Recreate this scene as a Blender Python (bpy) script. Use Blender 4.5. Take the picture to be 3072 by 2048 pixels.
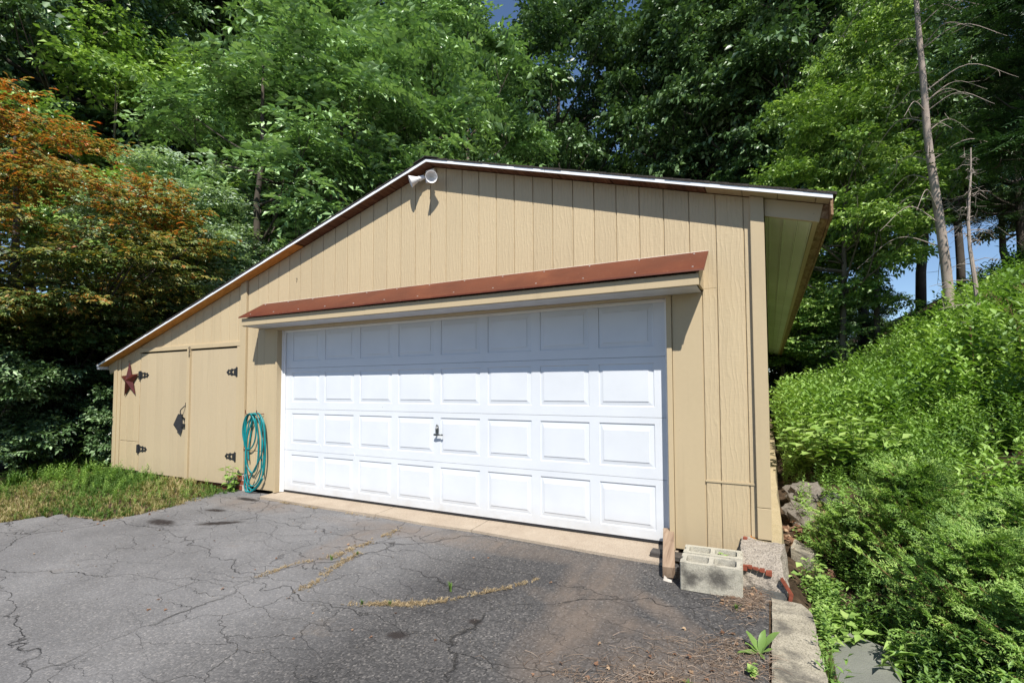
import bpy, math, random
import numpy as np
from math import radians, sin, cos, pi
random.seed(7); RS = np.random.RandomState(11)
S = bpy.context.scene
for o in list(bpy.data.objects): bpy.data.objects.remove(o)
C = S.collection

# ------------------------------------------------------------------ camera, sky, sun, exposure
from mathutils import Matrix, Vector
cam = bpy.data.cameras.new("camera"); co = bpy.data.objects.new("camera", cam); C.objects.link(co)
r_ = Vector((0.88687782, 0.46199382, -0.00307453)); u_ = Vector((0.02305783, -0.03761508, 0.99902625)); b_ = Vector((0.4614283, -0.88608511, -0.04401256))
M = Matrix((r_, u_, b_)).transposed().to_4x4(); M.translation = Vector((5.6747, -4.3949, 1.3219))
co.matrix_world = M
cam.sensor_width = 36; cam.lens = 17.306; cam.shift_x = -0.00066; cam.shift_y = 0.02486
cam.clip_start = 0.05; cam.clip_end = 1500
S.camera = co
SUN = Vector((0.6, -1.0, 1.5)).normalized()
w = bpy.data.worlds.new("World"); S.world = w; w.use_nodes = True
nt = w.node_tree; bg = nt.nodes["Background"]
sky = nt.nodes.new("ShaderNodeTexSky"); sky.sky_type = 'NISHITA'; sky.sun_disc = False
sky.sun_elevation = math.asin(SUN.z); sky.sun_rotation = math.atan2(SUN.x, SUN.y)
sky.air_density = 0.9; sky.dust_density = 0.0; sky.ozone_density = 3.5
nt.links.new(sky.outputs[0], bg.inputs[0]); bg.inputs[1].default_value = 0.10
sl = bpy.data.lights.new("sun", 'SUN'); sl.energy = 5.0; sl.angle = radians(0.5); sl.color = (1, 0.955, 0.88)
so = bpy.data.objects.new("sun", sl); C.objects.link(so); so.rotation_euler = SUN.to_track_quat('Z', 'Y').to_euler(); so.location = (8, -10, 12)
S.view_settings.view_transform = 'Standard'; S.view_settings.look = 'None'
S.view_settings.gamma = 1; S.view_settings.use_curve_mapping = False; S.view_settings.exposure = 0.50
S.render.engine = 'CYCLES'
try:
    S.cycles.max_bounces = 6; S.cycles.diffuse_bounces = 3; S.cycles.transmission_bounces = 3; S.cycles.glossy_bounces = 2
except Exception: pass

# ------------------------------------------------------------------ helpers
def wloc(o):
    v = Vector((0, 0, 0))
    while o is not None:
        v += o.location; o = o.parent
    return v
def tag(o, label=None, cat=None, group=None, kind=None):
    if label: o['label'] = label
    if cat: o['category'] = cat
    if group: o['group'] = group
    if kind: o['kind'] = kind
    return o
def empty(name, loc, parent=None, **k):
    o = bpy.data.objects.new(name, None); C.objects.link(o); o.empty_display_size = 0.1
    if parent: o.parent = parent; loc = Vector(loc) - wloc(parent)
    o.location = loc
    return tag(o, **k)
def mk(name, V, F, mat, parent=None, smooth=False, tint=None, loc=None):
    """V world coordinates (n,3); F list of index lists or (m,4)/(m,3) array"""
    V = np.asarray(V, dtype=np.float64).reshape(-1, 3)
    org = np.array(wloc(parent)) if parent is not None else np.zeros(3)
    if loc is None: loc = V.mean(0) if parent is not None else np.zeros(3)
    loc = np.asarray(loc, float)
    me = bpy.data.meshes.new(name); Vl = V - loc
    if isinstance(F, np.ndarray):
        k = F.shape[1]; m = F.shape[0]
        me.vertices.add(len(Vl)); me.vertices.foreach_set('co', Vl.astype(np.float32).ravel())
        me.loops.add(m * k); me.loops.foreach_set('vertex_index', F.astype(np.int32).ravel())
        me.polygons.add(m); me.polygons.foreach_set('loop_start', np.arange(0, m * k, k, dtype=np.int32))
        me.update(calc_edges=True)
    else:
        me.from_pydata([tuple(v) for v in Vl], [], [tuple(f) for f in F]); me.update()
    if tint is not None:
        a = me.attributes.new('tint', 'FLOAT', 'POINT'); a.data.foreach_set('value', np.asarray(tint, np.float32))
    if smooth: me.polygons.foreach_set('use_smooth', np.ones(len(me.polygons), dtype=bool))
    mats = mat if isinstance(mat, (list, tuple)) else [mat]
    for m_ in mats: me.materials.append(m_)
    o = bpy.data.objects.new(name, me); C.objects.link(o)
    if parent is not None: o.parent = parent
    o.location = Vector(loc - org)
    return o
class MB:
    def __init__(s): s.V = []; s.F = []
    def add(s, V, F):
        n = len(s.V); s.V += [tuple(map(float, v)) for v in V]; s.F += [tuple(i + n for i in f) for f in F]; return s
    def box(s, a, b):
        x0, y0, z0 = a; x1, y1, z1 = b
        return s.add([(x0,y0,z0),(x1,y0,z0),(x1,y1,z0),(x0,y1,z0),(x0,y0,z1),(x1,y0,z1),(x1,y1,z1),(x0,y1,z1)],
                     [(0,3,2,1),(4,5,6,7),(0,1,5,4),(1,2,6,5),(2,3,7,6),(3,0,4,7)])
    def prism(s, pts, y0, y1, bev=0.0):
        """polygon pts (x,z) extruded from y0 (front) to y1 (back); front bevelled"""
        n = len(pts); c = np.mean(np.array(pts), axis=0); P = np.array(pts, float)
        area = 0.5 * sum(P[i][0]*P[(i+1) % n][1] - P[(i+1) % n][0]*P[i][1] for i in range(n))
        if area < 0: P = P[::-1]
        V = []; F = []
        if bev > 0:
            I = []
            for i in range(n):
                a, b, d = P[i-1], P[i], P[(i+1) % n]
                e1 = (b-a)/ (np.linalg.norm(b-a)+1e-9); e2 = (d-b)/(np.linalg.norm(d-b)+1e-9)
                n1 = np.array([-e1[1], e1[0]]); n2 = np.array([-e2[1], e2[0]])
                m = n1+n2; m = m/(m@n1+1e-9) if abs(m@n1) > .2 else n1
                I.append(b+bev*m)
            V = [(p[0], y0, p[1]) for p in I] + [(p[0], y0+bev, p[1]) for p in P] + [(p[0], y1, p[1]) for p in P]
            F = [tuple(range(n))]
            for i in range(n):
                j = (i+1) % n; F += [(n+i, n+j, j, i), (2*n+i, 2*n+j, n+j, n+i)]
            F.append(tuple(reversed(range(2*n, 3*n))))
        else:
            V = [(p[0], y0, p[1]) for p in P] + [(p[0], y1, p[1]) for p in P]
            F = [tuple(range(n))] + [(n+i, n+(i+1) % n, (i+1) % n, i) for i in range(n)] + [tuple(reversed(range(n, 2*n)))]
        return s.add(V, F)
    def tube(s, P, R, k=8, cap=True):
        P = np.array(P, float); n = len(P)
        if np.isscalar(R): R = [R]*n
        T = np.gradient(P, axis=0); T /= (np.linalg.norm(T, axis=1)[:, None]+1e-9)
        ref = np.array([0, 0, 1.]) if abs(T[0][2]) < .9 else np.array([1., 0, 0])
        V = []; a = np.cross(T[0], ref); a /= np.linalg.norm(a)
        for i in range(n):
            a = a - (a@T[i])*T[i]; a /= (np.linalg.norm(a)+1e-9); b = np.cross(T[i], a)
            for q in range(k):
                t = 2*pi*q/k; V.append(P[i]+R[i]*(cos(t)*a+sin(t)*b))
        F = [(i*k+q, i*k+(q+1) % k, (i+1)*k+(q+1) % k, (i+1)*k+q) for i in range(n-1) for q in range(k)]
        if cap: F += [tuple(reversed(range(k))), tuple(range((n-1)*k, n*k))]
        return s.add(V, F)
    def lathe(s, o, d, prof, k=20):
        """prof list of (along, radius) around axis d from origin o"""
        d = np.array(d, float); d /= np.linalg.norm(d); ref = np.array([0, 0, 1.]) if abs(d[2]) < .9 else np.array([1., 0, 0])
        a = np.cross(d, ref); a /= np.linalg.norm(a); b = np.cross(d, a); o = np.array(o, float)
        V = [o+d*t+r*(cos(2*pi*q/k)*a+sin(2*pi*q/k)*b) for t, r in prof for q in range(k)]
        F = [(i*k+q, i*k+(q+1) % k, (i+1)*k+(q+1) % k, (i+1)*k+q) for i in range(len(prof)-1) for q in range(k)]
        return s.add(V, F)
    def obj(s, name, mat, parent=None, smooth=False, **k):
        o = mk(name, s.V, s.F, mat, parent, smooth)
        return tag(o, **k)
def box(name, a, b, mat, parent=None, bev=0.0, **k):
    o = MB().box([min(p, q) for p, q in zip(a, b)], [max(p, q) for p, q in zip(a, b)]).obj(name, mat, parent, **k)
    if bev:
        m = o.modifiers.new('b', 'BEVEL'); m.width = bev; m.segments = 2
    return o
def cr(pts, n):
    """catmull-rom through points"""
    P = np.array(pts, float); P = np.vstack([2*P[0]-P[1], P, 2*P[-1]-P[-2]]); out = []
    for i in range(1, len(P)-2):
        for t in np.linspace(0, 1, n, endpoint=False):
            a, b, c, d = P[i-1:i+3]
            out.append(.5*((2*b)+(-a+c)*t+(2*a-5*b+4*c-d)*t*t+(-a+3*b-3*c+d)*t**3))
    out.append(P[-2]); return np.array(out)

# ------------------------------------------------------------------ materials
class NT:
    def __init__(s, name):
        s.m = bpy.data.materials.new(name); s.m.use_nodes = True; s.t = s.m.node_tree
        s.b = s.t.nodes['Principled BSDF']; s.out = s.t.nodes['Material Output']
    def n(s, ty, **k):
        x = s.t.nodes.new('ShaderNode'+ty)
        for a, v in k.items():
            if a.startswith('i_'):
                key = a[2:]; key = int(key) if key.isdigit() else key
                x.inputs[key].default_value = v
            else: setattr(x, a, v)
        return x
    def l(s, a, b): s.t.links.new(a, b)
    def coord(s, scale=(1,1,1), obj=False):
        g = s.n('TexCoord').outputs['Object'] if obj else s.n('NewGeometry').outputs['Position']
        m = s.n('Mapping'); m.inputs['Scale'].default_value = scale; s.l(g, m.inputs[0]); return m.outputs[0]
    def noise(s, vec, scale, detail=4, rough=.55, dist=0):
        x = s.n('TexNoise'); x.inputs['Scale'].default_value = scale; x.inputs['Detail'].default_value = detail
        x.inputs['Roughness'].default_value = rough; x.inputs['Distortion'].default_value = dist; s.l(vec, x.inputs['Vector']); return x.outputs['Fac']
    def ramp(s, fac, stops, interp='LINEAR'):
        x = s.n('ValToRGB'); cr_ = x.color_ramp; cr_.interpolation = interp
        while len(cr_.elements) < len(stops): cr_.elements.new(.5)
        for e, (p, c) in zip(cr_.elements, stops): e.position = p; e.color = (*c, 1) if len(c) == 3 else c
        s.l(fac, x.inputs[0]); return x.outputs[0]
    def mix(s, fac, a, b, mode='MIX'):
        x = s.n('MixRGB', blend_type=mode)
        for i, v in ((0, fac), (1, a), (2, b)):
            if hasattr(v, 'is_linked') or hasattr(v, 'links'): s.l(v, x.inputs[i])
            elif i == 0: x.inputs[0].default_value = v
            else: x.inputs[i].default_value = (*v, 1)
        return x.outputs[0]
    def math(s, op, a, b=0.0, clamp=False):
        x = s.n('Math', operation=op, use_clamp=clamp)
        for i, v in ((0, a), (1, b)):
            if hasattr(v, 'links'): s.l(v, x.inputs[i])
            else: x.inputs[i].default_value = v
        return x.outputs[0]
    def bump(s, h, strength=.3, dist=.01):
        x = s.n('Bump'); x.inputs['Strength'].default_value = strength; x.inputs['Distance'].default_value = dist
        s.l(h, x.inputs['Height']); s.l(x.outputs[0], s.b.inputs['Normal']); return x
    def done(s, col, rough=.6, spec=.4, metal=0):
        if hasattr(col, 'links'): s.l(col, s.b.inputs['Base Color'])
        else: s.b.inputs['Base Color'].default_value = (*col, 1)
        if hasattr(rough, 'links'): s.l(rough, s.b.inputs['Roughness'])
        else: s.b.inputs['Roughness'].default_value = rough
        s.b.inputs['Specular IOR Level'].default_value = spec; s.b.inputs['Metallic'].default_value = metal
        return s.m
def simple(name, col, rough=.6, spec=.4, metal=0, vary=.12, sc=8, bump=0, bsc=60):
    t = NT(name); p = t.coord()
    f = t.noise(p, sc, 5)
    a = tuple(c*(1-vary) for c in col); b = tuple(min(1, c*(1+vary)) for c in col)
    c = t.ramp(f, [(.3, a), (.7, b)])
    if bump: t.bump(t.noise(p, bsc, 6), bump, .004)
    return t.done(c, rough, spec, metal)
TAN = (.485, .385, .24)
def tan_siding(name, base, rough_sawn=True, bstr=.55):
    t = NT(name); p = t.coord()
    big = t.noise(p, 1.3, 4); sm = t.noise(p, 28, 4)
    c = t.ramp(big, [(.3, tuple(x*.95 for x in base)), (.7, tuple(min(1, x*1.05) for x in base))])
    c = t.mix(.12, c, t.ramp(sm, [(.35, tuple(x*.8 for x in base)), (.65, tuple(x*1.15 for x in base))]))
    # tiny dark nail holes / chips
    vo = t.n('TexVoronoi', feature='F1'); vo.inputs['Scale'].default_value = 6.5; t.l(p, vo.inputs['Vector'])
    dots = t.ramp(vo.outputs['Distance'], [(.020, (1, 1, 1)), (.032, (0, 0, 0))])
    c = t.mix(t.math('MULTIPLY', dots, .75), c, tuple(x*.25 for x in base))
    # faint dirt near the ground
    sep = t.n('SeparateXYZ'); t.l(p, sep.inputs[0])
    low = t.math('MULTIPLY', t.math('SUBTRACT', .32, sep.outputs[2], True), 1.6)
    c = t.mix(t.math('MULTIPLY', low, t.noise(p, 14, 5)), c, (.20, .15, .10))
    oi = t.n('ObjectInfo'); c = t.mix(.5, c, t.ramp(oi.outputs['Random'], [(0, tuple(x*.90 for x in base)), (.5, base), (1, tuple(min(1, x*1.06) for x in base))]))
    st_ = t.ramp(t.noise(t.coord((5, 1, .35)), 2.2, 5, .6), [(.55, (0, 0, 0)), (.72, (.30,)*3)]); c = t.mix(st_, c, tuple(x*.72 for x in base))
    if rough_sawn:
        g = t.coord((1, 1, .09)); ring = t.noise(g, 55, 3, .6, .6)
        sw = t.coord((1, 1, .28)); wv = t.n('TexWave', wave_type='BANDS', bands_direction='X'); t.l(sw, wv.inputs[0])
        wv.inputs['Scale'].default_value = 9; wv.inputs['Distortion'].default_value = 9; wv.inputs['Detail'].default_value = 3; wv.inputs['Detail Scale'].default_value = 1.6
        h2 = t.coord((.25, .25, 1)); saw = t.noise(h2, 85, 2, .5)
        hh = t.math('ADD', t.math('MULTIPLY', ring, .8), t.math('MULTIPLY', t.math('POWER', wv.outputs['Fac'], 3), .55))
        hh = t.math('ADD', hh, t.math('MULTIPLY', saw, .45))
        t.bump(hh, bstr, .004)
    else:
        t.bump(t.noise(t.coord((1, 1, .12)), 40, 4), .18, .003)
    return t.done(c, .62, .35)
m_siding = tan_siding('tan_rough_sawn_paint', TAN)
m_trim = tan_siding('tan_trim_paint', (.465, .37, .23), False)
m_trim2 = tan_siding('tan_door_paint', (.46, .37, .24), True, .35)
def white_mat():
    t = NT('white_door_paint'); p = t.coord(); f = t.noise(p, 2.5, 4)
    c = t.ramp(f, [(.3, (.60, .63, .67)), (.7, (.65, .68, .72))])
    vo = t.n('TexVoronoi', feature='F1'); vo.inputs['Scale'].default_value = 4.1; t.l(p, vo.inputs['Vector'])
    c = t.mix(t.math('MULTIPLY', t.ramp(vo.outputs['Distance'], [(.012, (1, 1, 1)), (.02, (0, 0, 0))]), .7), c, (.15, .14, .13))
    sep = t.n('SeparateXYZ'); t.l(p, sep.inputs[0])
    low = t.math('MULTIPLY', t.math('SUBTRACT', .22, sep.outputs[2], True), 3.4)
    c = t.mix(t.math('MULTIPLY', low, t.noise(p, 9, 5)), c, (.42, .38, .32))
    t.bump(t.noise(t.coord((.3, 1, 1)), 130, 3), .12, .002)
    return t.done(c, .42, .4)
m_white = white_mat()
m_whitetrim = simple('white_trim_paint', (.78, .79, .80), .45, .4, 0, .05, 5)
m_whitemetal = simple('white_drip_edge', (.80, .82, .84), .35, .5, 0, .06, 6)
m_black = simple('black_wrought_iron', (.018, .018, .02), .5, .5, 0, .4, 30, .4)
m_rubber = simple('black_rubber', (.02, .02, .022), .7, .3)
m_star = simple('dark_red_metal', (.085, .018, .013), .38, .5, .25, .3, 14, .1)
m_zinc = simple('pale_screw_metal', (.62, .61, .60), .4, .5, .6)
m_lamp = simple('white_lamp_enamel', (.78, .77, .76), .4, .45, 0, .05, 9)
m_brass = simple('brown_brass', (.20, .10, .055), .45, .5, .6, .3, 40)
m_steel = simple('dark_steel', (.12, .13, .13), .32, .6, .8, .3, 60)
m_gap = simple('dark_gap', (.02, .017, .014), .9, .1)
m_inside = simple('dark_interior', (.03, .027, .022), .9, .1)
def rust():
    t = NT('rust_red_painted_metal'); p = t.coord()
    c = t.ramp(t.noise(p, 3, 6, .6), [(.25, (.080, .019, .009)), (.6, (.118, .030, .013)), (.8, (.165, .052, .022))])
    c = t.mix(t.ramp(t.noise(p, 60, 4), [(.66, (0, 0, 0)), (.72, (.4, .4, .4))]), c, (.40, .24, .17))
    t.bump(t.noise(p, 90, 3), .1, .002)
    return t.done(c, .5, .35)
m_rust = rust()
def wood(name, a, b, d, sc=(1, .12, 1), rough=.7):
    t = NT(name); p = t.coord(sc); q = t.coord()
    g = t.noise(p, 30, 6, .62, .8); k = t.noise(q, 5, 4)
    c = t.ramp(g, [(.25, a), (.5, b), (.75, d)])
    c = t.mix(t.ramp(k, [(.6, (0, 0, 0)), (.72, (.5, .5, .5))]), c, tuple(x*.35 for x in a))
    t.bump(g, .4, .003); return t.done(c, rough, .3)
m_brownboard = wood('weathered_brown_sheathing', (.035, .014, .008), (.12, .05, .026), (.24, .13, .075), (1, .1, 1))
m_orangeply = wood('orange_plywood', (.42, .17, .04), (.58, .25, .06), (.66, .34, .10), (.15, 1, 1))
m_greywood = wood('weathered_grey_brown_wood', (.15, .10, .065), (.27, .19, .13), (.36, .27, .19), (1, .08, .3))
m_darkwood = wood('dark_grey_wood', (.03, .027, .025), (.06, .053, .048), (.11, .10, .09), (.08, 1, 1))
m_eavewood = wood('stained_eave_wood', (.10, .05, .02), (.24, .14, .07), (.42, .32, .2), (1, .3, 1))
def soffit_metal():
    t = NT('aluminium_soffit'); p = t.coord()
    c = t.ramp(t.noise(p, 1.2, 3), [(.3, (.58, .58, .50)), (.7, (.70, .70, .63))])
    wv = t.n('TexWave', wave_type='BANDS', bands_direction='X'); t.l(p, wv.inputs[0]); wv.inputs['Scale'].default_value = 30
    t.bump(wv.outputs['Fac'], .35, .003); return t.done(c, .38, .5)
m_soffit = soffit_metal()
m_awnsoffit = simple('grey_white_soffit', (.52, .53, .56), .6, .3, 0, .08, 6)
def concrete(name, a, b, spk=.35, sc=1.0, stain=None):
    t = NT(name); p = t.coord()
    c = t.ramp(t.noise(p, 3.5*sc, 7, .65), [(.28, a), (.72, b)])
    g = t.noise(p, 130*sc, 3, .7)
    c = t.mix(spk, c, t.ramp(g, [(.38, tuple(x*.35 for x in a)), (.5, tuple(x for x in b)), (.66, tuple(min(1, x*1.3) for x in b))]))
    if stain:
        c = t.mix(t.ramp(t.noise(p, stain[1], 5, .6), [(.48, (0, 0, 0)), (.66, (.85, .85, .85))]), c, stain[0])
    t.bump(t.math('ADD', t.noise(p, 90*sc, 5, .7), t.math('MULTIPLY', t.noise(p, 9*sc, 4), 1.3)), .7, .006)
    return t.done(c, .88, .25)
m_apron = concrete('apron_concrete', (.30, .235, .175), (.42, .35, .27), .3)
m_block = concrete('cinder_block_concrete', (.32, .30, .24), (.50, .47, .38), .3, 1.2)
m_blocksoot = concrete('sooty_cinder_block', (.33, .31, .25), (.48, .45, .37), .3, 1.2, ((.06, .055, .05), 5.5))
m_kerb = concrete('old_kerb_concrete', (.20, .18, .135), (.40, .36, .28), .5, .9, ((.09, .082, .07), 6))
m_pier = concrete('rubble_concrete', (.17, .145, .12), (.33, .29, .24), .6, .8)
m_found = concrete('yellowed_mortar', (.30, .24, .13), (.46, .38, .24), .35)
m_flag = concrete('grey_flagstone', (.15, .155, .135), (.22, .225, .195), .1)
m_rock = concrete('grey_rock', (.08, .072, .06), (.23, .20, .165), .35, .6)
m_slate = concrete('dark_slate_rock', (.035, .036, .034), (.10, .10, .092), .2, .7)
m_brick = simple('red_brick', (.22, .06, .034), .8, .25, 0, .35, 30, .5)
m_mortar = concrete('pale_mortar', (.38, .33, .28), (.55, .50, .44), .3)
def shingle():
    t = NT('dark_asphalt_shingle'); p = t.coord()
    c = t.ramp(t.noise(p, 160, 3), [(.35, (.018, .016, .015)), (.6, (.06, .052, .046)), (.8, (.13, .115, .10))])
    t.bump(t.noise(p, 200, 2), .6, .003); return t.done(c, .9, .2)
m_shingle = shingle()
def asphalt():
    t = NT('worn_asphalt'); p = t.coord()
    base = t.ramp(t.noise(p, .9, 5, .6), [(.3, (.052, .050, .050)), (.7, (.095, .091, .088))])
    # exposed aggregate
    vo = t.n('TexVoronoi', feature='F1'); vo.inputs['Scale'].default_value = 95; t.l(p, vo.inputs['Vector'])
    agg = t.ramp(vo.outputs['Color'], [(.0, (.35, .35, .35)), (.55, (.8, .8, .8)), (.8, (1.6, 1.55, 1.5)), (1, (3.2, 3.1, 2.9))])
    c = t.mix(1, base, agg, 'MULTIPLY')
    mask = t.noise(p, 34, 3)
    c = t.mix(t.ramp(mask, [(.35, (.65,)*3), (.6, (0, 0, 0))]), c, base)
    sep = t.n('SeparateXYZ'); t.l(p, sep.inputs[0]); X, Y = sep.outputs[0], sep.outputs[1]
    # paler, worn strip along the left and middle
    left = t.math('MULTIPLY', t.math('SUBTRACT', 3.6, X, True), t.math('ADD', .12, t.math('MULTIPLY', t.noise(p, 1.6, 5), .85)), True)
    c = t.mix(t.math('MULTIPLY', left, .75), c, t.mix(.5, (.25, .245, .245), c, 'ADD'))
    # brown washed-in dirt
    def blob(cx, cy, rx, ry, rot=0.0):
        dx = t.math('SUBTRACT', X, cx); dy = t.math('SUBTRACT', Y, cy); ca, sa = cos(rot), sin(rot)
        u = t.math('DIVIDE', t.math('ADD', t.math('MULTIPLY', dx, ca), t.math('MULTIPLY', dy, sa)), rx)
        v = t.math('DIVIDE', t.math('SUBTRACT', t.math('MULTIPLY', dy, ca), t.math('MULTIPLY', dx, sa)), ry)
        d = t.math('ADD', t.math('MULTIPLY', u, u), t.math('MULTIPLY', v, v))
        return t.math('SUBTRACT', 1.0, d, True)
    D = None
    for b in [(4.75, -1.35, .75, .14, -.25), (4.62, -1.3, .30, 1.3, .1), (4.45, -1.2, .16, 1.0, .2), (4.62, -1.8, .32, .5, 0), (5.2, -1.75, .5, .38, 0), (3.0, -.55, 1.9, .22, 0), (2.2, -1.0, .25, .7, .1), (.1, -.5, .9, .3, 0), (5.0, -1.1, .5, .12, -.7)]:
        g = blob(*b); D = g if D is None else t.math('MAXIMUM', D, g)
    n2 = t.math('ADD', t.math('MULTIPLY', t.noise(p, 5, 6, .65), .5), t.math('MULTIPLY', t.noise(t.coord((1, .12, 1)), 13, 4, .6), .5))
    dm = t.math('MULTIPLY', D, t.math('MULTIPLY', t.math('SUBTRACT', n2, .28, True), 3.4), True)
    c = t.mix(t.math('MULTIPLY', dm, .62), c, (.175, .135, .105))
    c = t.mix(t.ramp(t.noise(p, 1.7, 6, .7), [(.62, (0, 0, 0)), (.75, (.35,)*3)]), c, (.19, .15, .115))
    # oil marks
    O = None
    for b in [(3.70, -2.075, .085, .05, .3), (-.06, -.86, .17, .06, .2), (.48, -1.15, .28, .07, .6), (-.15, -1.39, .25, .1, 0), (-.18, -.38, .25, .06, 0), (4.03, -1.75, .06, .04, 0)]:
        g = blob(*b); O = g if O is None else t.math('MAXIMUM', O, g)
    c = t.mix(t.math('MULTIPLY', O, t.math('MULTIPLY', t.noise(p, 26, 4), 2.6), True), c, (.028, .022, .02))
    # crack network: alligator cracking, two sizes, running with the drive
    wv = t.n('TexNoise'); wv.inputs['Scale'].default_value = 3.2; wv.inputs['Detail'].default_value = 6; t.l(p, wv.inputs['Vector'])
    off = t.n('VectorMath', operation='SCALE'); t.l(wv.outputs['Color'], off.inputs[0]); off.inputs['Scale'].default_value = .42
    addv = t.n('VectorMath', operation='ADD'); t.l(p, addv.inputs[0]); t.l(off.outputs[0], addv.inputs[1])
    def cracks(scale, rot, st, wd):
        mp = t.n('Mapping'); mp.inputs['Rotation'].default_value = (0, 0, rot); mp.inputs['Scale'].default_value = (st, 1, 0); t.l(addv.outputs[0], mp.inputs[0])
        v = t.n('TexVoronoi', feature='DISTANCE_TO_EDGE', voronoi_dimensions='2D'); v.inputs['Scale'].default_value = scale; t.l(mp.outputs[0], v.inputs['Vector'])
        return t.ramp(v.outputs['Distance'], [(0, (1, 1, 1)), (wd*.6, (.6, .6, .6)), (wd, (0, 0, 0))])
    k1 = cracks(1.25, 1.0, .36, .0055); k2 = cracks(4.2, 1.0, .5, .012)
    area = t.ramp(t.noise(p, .55, 3), [(.42, (0, 0, 0)), (.6, (1, 1, 1))])
    leftness = t.math('MULTIPLY', t.math('SUBTRACT', 4.4, X, True), 1.0)
    k = t.math('MAXIMUM', t.math('MULTIPLY', k1, t.ramp(t.noise(p, 2.1, 2), [(.35, (.25,)*3), (.6, (1, 1, 1))])), t.math('MULTIPLY', t.math('MULTIPLY', k2, area), t.math('ADD', .35, t.math('MULTIPLY', leftness, .5))))
    c = t.mix(t.math('MULTIPLY', k, .7), c, (.022, .019, .016))
    h = t.math('ADD', t.math('MULTIPLY', vo.outputs['Distance'], -.5), t.math('MULTIPLY', k, -4.0))
    h = t.math('ADD', h, t.math('MULTIPLY', t.noise(p, 5, 5), 2.2))
    t.bump(h, .75, .006)
    return t.done(c, .85, .3)
m_asphalt = asphalt()
def soil():
    t = NT('earth_and_leaf_litter'); p = t.coord()
    c = t.ramp(t.noise(p, 7, 8, .7), [(.3, (.022, .016, .010)), (.52, (.07, .048, .03)), (.7, (.15, .10, .065))])
    t.bump(t.noise(p, 25, 6, .7), .8, .03); return t.done(c, .95, .1)
m_soil = soil()
def leafmat(name, stops, trans=.35, rough=.42, spec=.5, tcol=None):
    t = NT(name); a = t.n('Attribute'); a.attribute_name = 'tint'
    c = t.ramp(a.outputs['Fac'], stops)
    t.done(c, rough, spec)
    tr = t.n('BsdfTranslucent'); t.l(t.mix(1, c, tcol or (1.3, 1.5, .55), 'MULTIPLY'), tr.inputs[0])
    mx = t.n('MixShader'); mx.inputs[0].default_value = trans
    t.l(t.b.outputs[0], mx.inputs[1]); t.l(tr.outputs[0], mx.inputs[2]); t.l(mx.outputs[0], t.out.inputs[0])
    return t.m
m_ail = leafmat('ailanthus_leaf', [(0, (.05, .10, .035)), (.5, (.23, .37, .14)), (1, (.52, .68, .38))], .14, .36, .6)
m_broad = leafmat('broad_leaf', [(0, (.022, .05, .022)), (.5, (.095, .17, .06)), (1, (.33, .46, .24))], .12, .38, .5)
m_bright = leafmat('bright_leaf', [(0, (.06, .13, .03)), (.5, (.25, .38, .09)), (1, (.50, .62, .22))], .2, .4, .5)
m_pale = leafmat('pale_leaf', [(0, (.15, .21, .13)), (.5, (.36, .46, .31)), (1, (.60, .70, .52))], .25, .5)
m_maple = leafmat('japanese_maple_leaf', [(0, (.05, .10, .022)), (.3, (.20, .25, .06)), (.52, (.42, .29, .07)), (.7, (.50, .17, .04)), (1, (.46, .075, .025))], .35, .4, .5, (1.4, 1.1, .5))
m_maplelow = leafmat('japanese_maple_low_leaf', [(0, (.05, .10, .025)), (.35, (.15, .22, .06)), (.6, (.30, .28, .12)), (.85, (.42, .30, .20)), (1, (.34, .13, .09))], .3, .4, .5, (1.3, 1.2, .6))
m_conifer = leafmat('conifer_needles', [(0, (.02, .05, .022)), (.6, (.04, .09, .032)), (1, (.075, .13, .04))], .15)
m_cedar = leafmat('cedar_spray', [(0, (.08, .16, .035)), (.5, (.20, .34, .07)), (1, (.40, .54, .14))], .2, .5, .35)
m_weed = leafmat('weed_leaf', [(0, (.06, .13, .028)), (.5, (.22, .36, .075)), (1, (.46, .60, .20))], .25, .45)
m_weedfar = leafmat('shrub_leaf', [(0, (.09, .17, .06)), (.5, (.22, .33, .12)), (1, (.38, .50, .20))], .2, .45)
m_grass = leafmat('lawn_grass', [(0, (.06, .13, .025)), (.45, (.12, .21, .04)), (.62, (.23, .22, .07)), (1, (.44, .35, .19))], .3, .6, .25)
m_straw = leafmat('dry_straw', [(0, (.26, .19, .10)), (.6, (.44, .34, .20)), (1, (.55, .45, .28))], .2, .7, .2, (1, .9, .7))
m_twig = leafmat('dead_twigs', [(0, (.09, .06, .04)), (.5, (.24, .17, .12)), (1, (.44, .35, .27))], .05, .8, .2, (1, .8, .6))
m_dead = leafmat('dead_leaf', [(0, (.11, .055, .03)), (.5, (.25, .14, .085)), (1, (.42, .30, .19))], .15, .7, .25, (1, .7, .4))
m_bark = concrete('grey_bark', (.09, .07, .055), (.20, .165, .135), .3, .5)
m_barkdark = concrete('dark_bark', (.035, .028, .022), (.09, .075, .06), .2, .5)
m_barkpine = concrete('pale_pine_bark', (.20, .155, .13), (.42, .35, .30), .35, .6)
m_barkred = concrete('reddish_bark', (.13, .07, .04), (.30, .16, .09), .2, .8)
m_teal = simple('teal_hose_rubber', (.0, .19, .205), .4, .5, 0, .3, 9)
m_hookred = simple('dark_red_hook', (.12, .01, .012), .5, .4)

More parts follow.
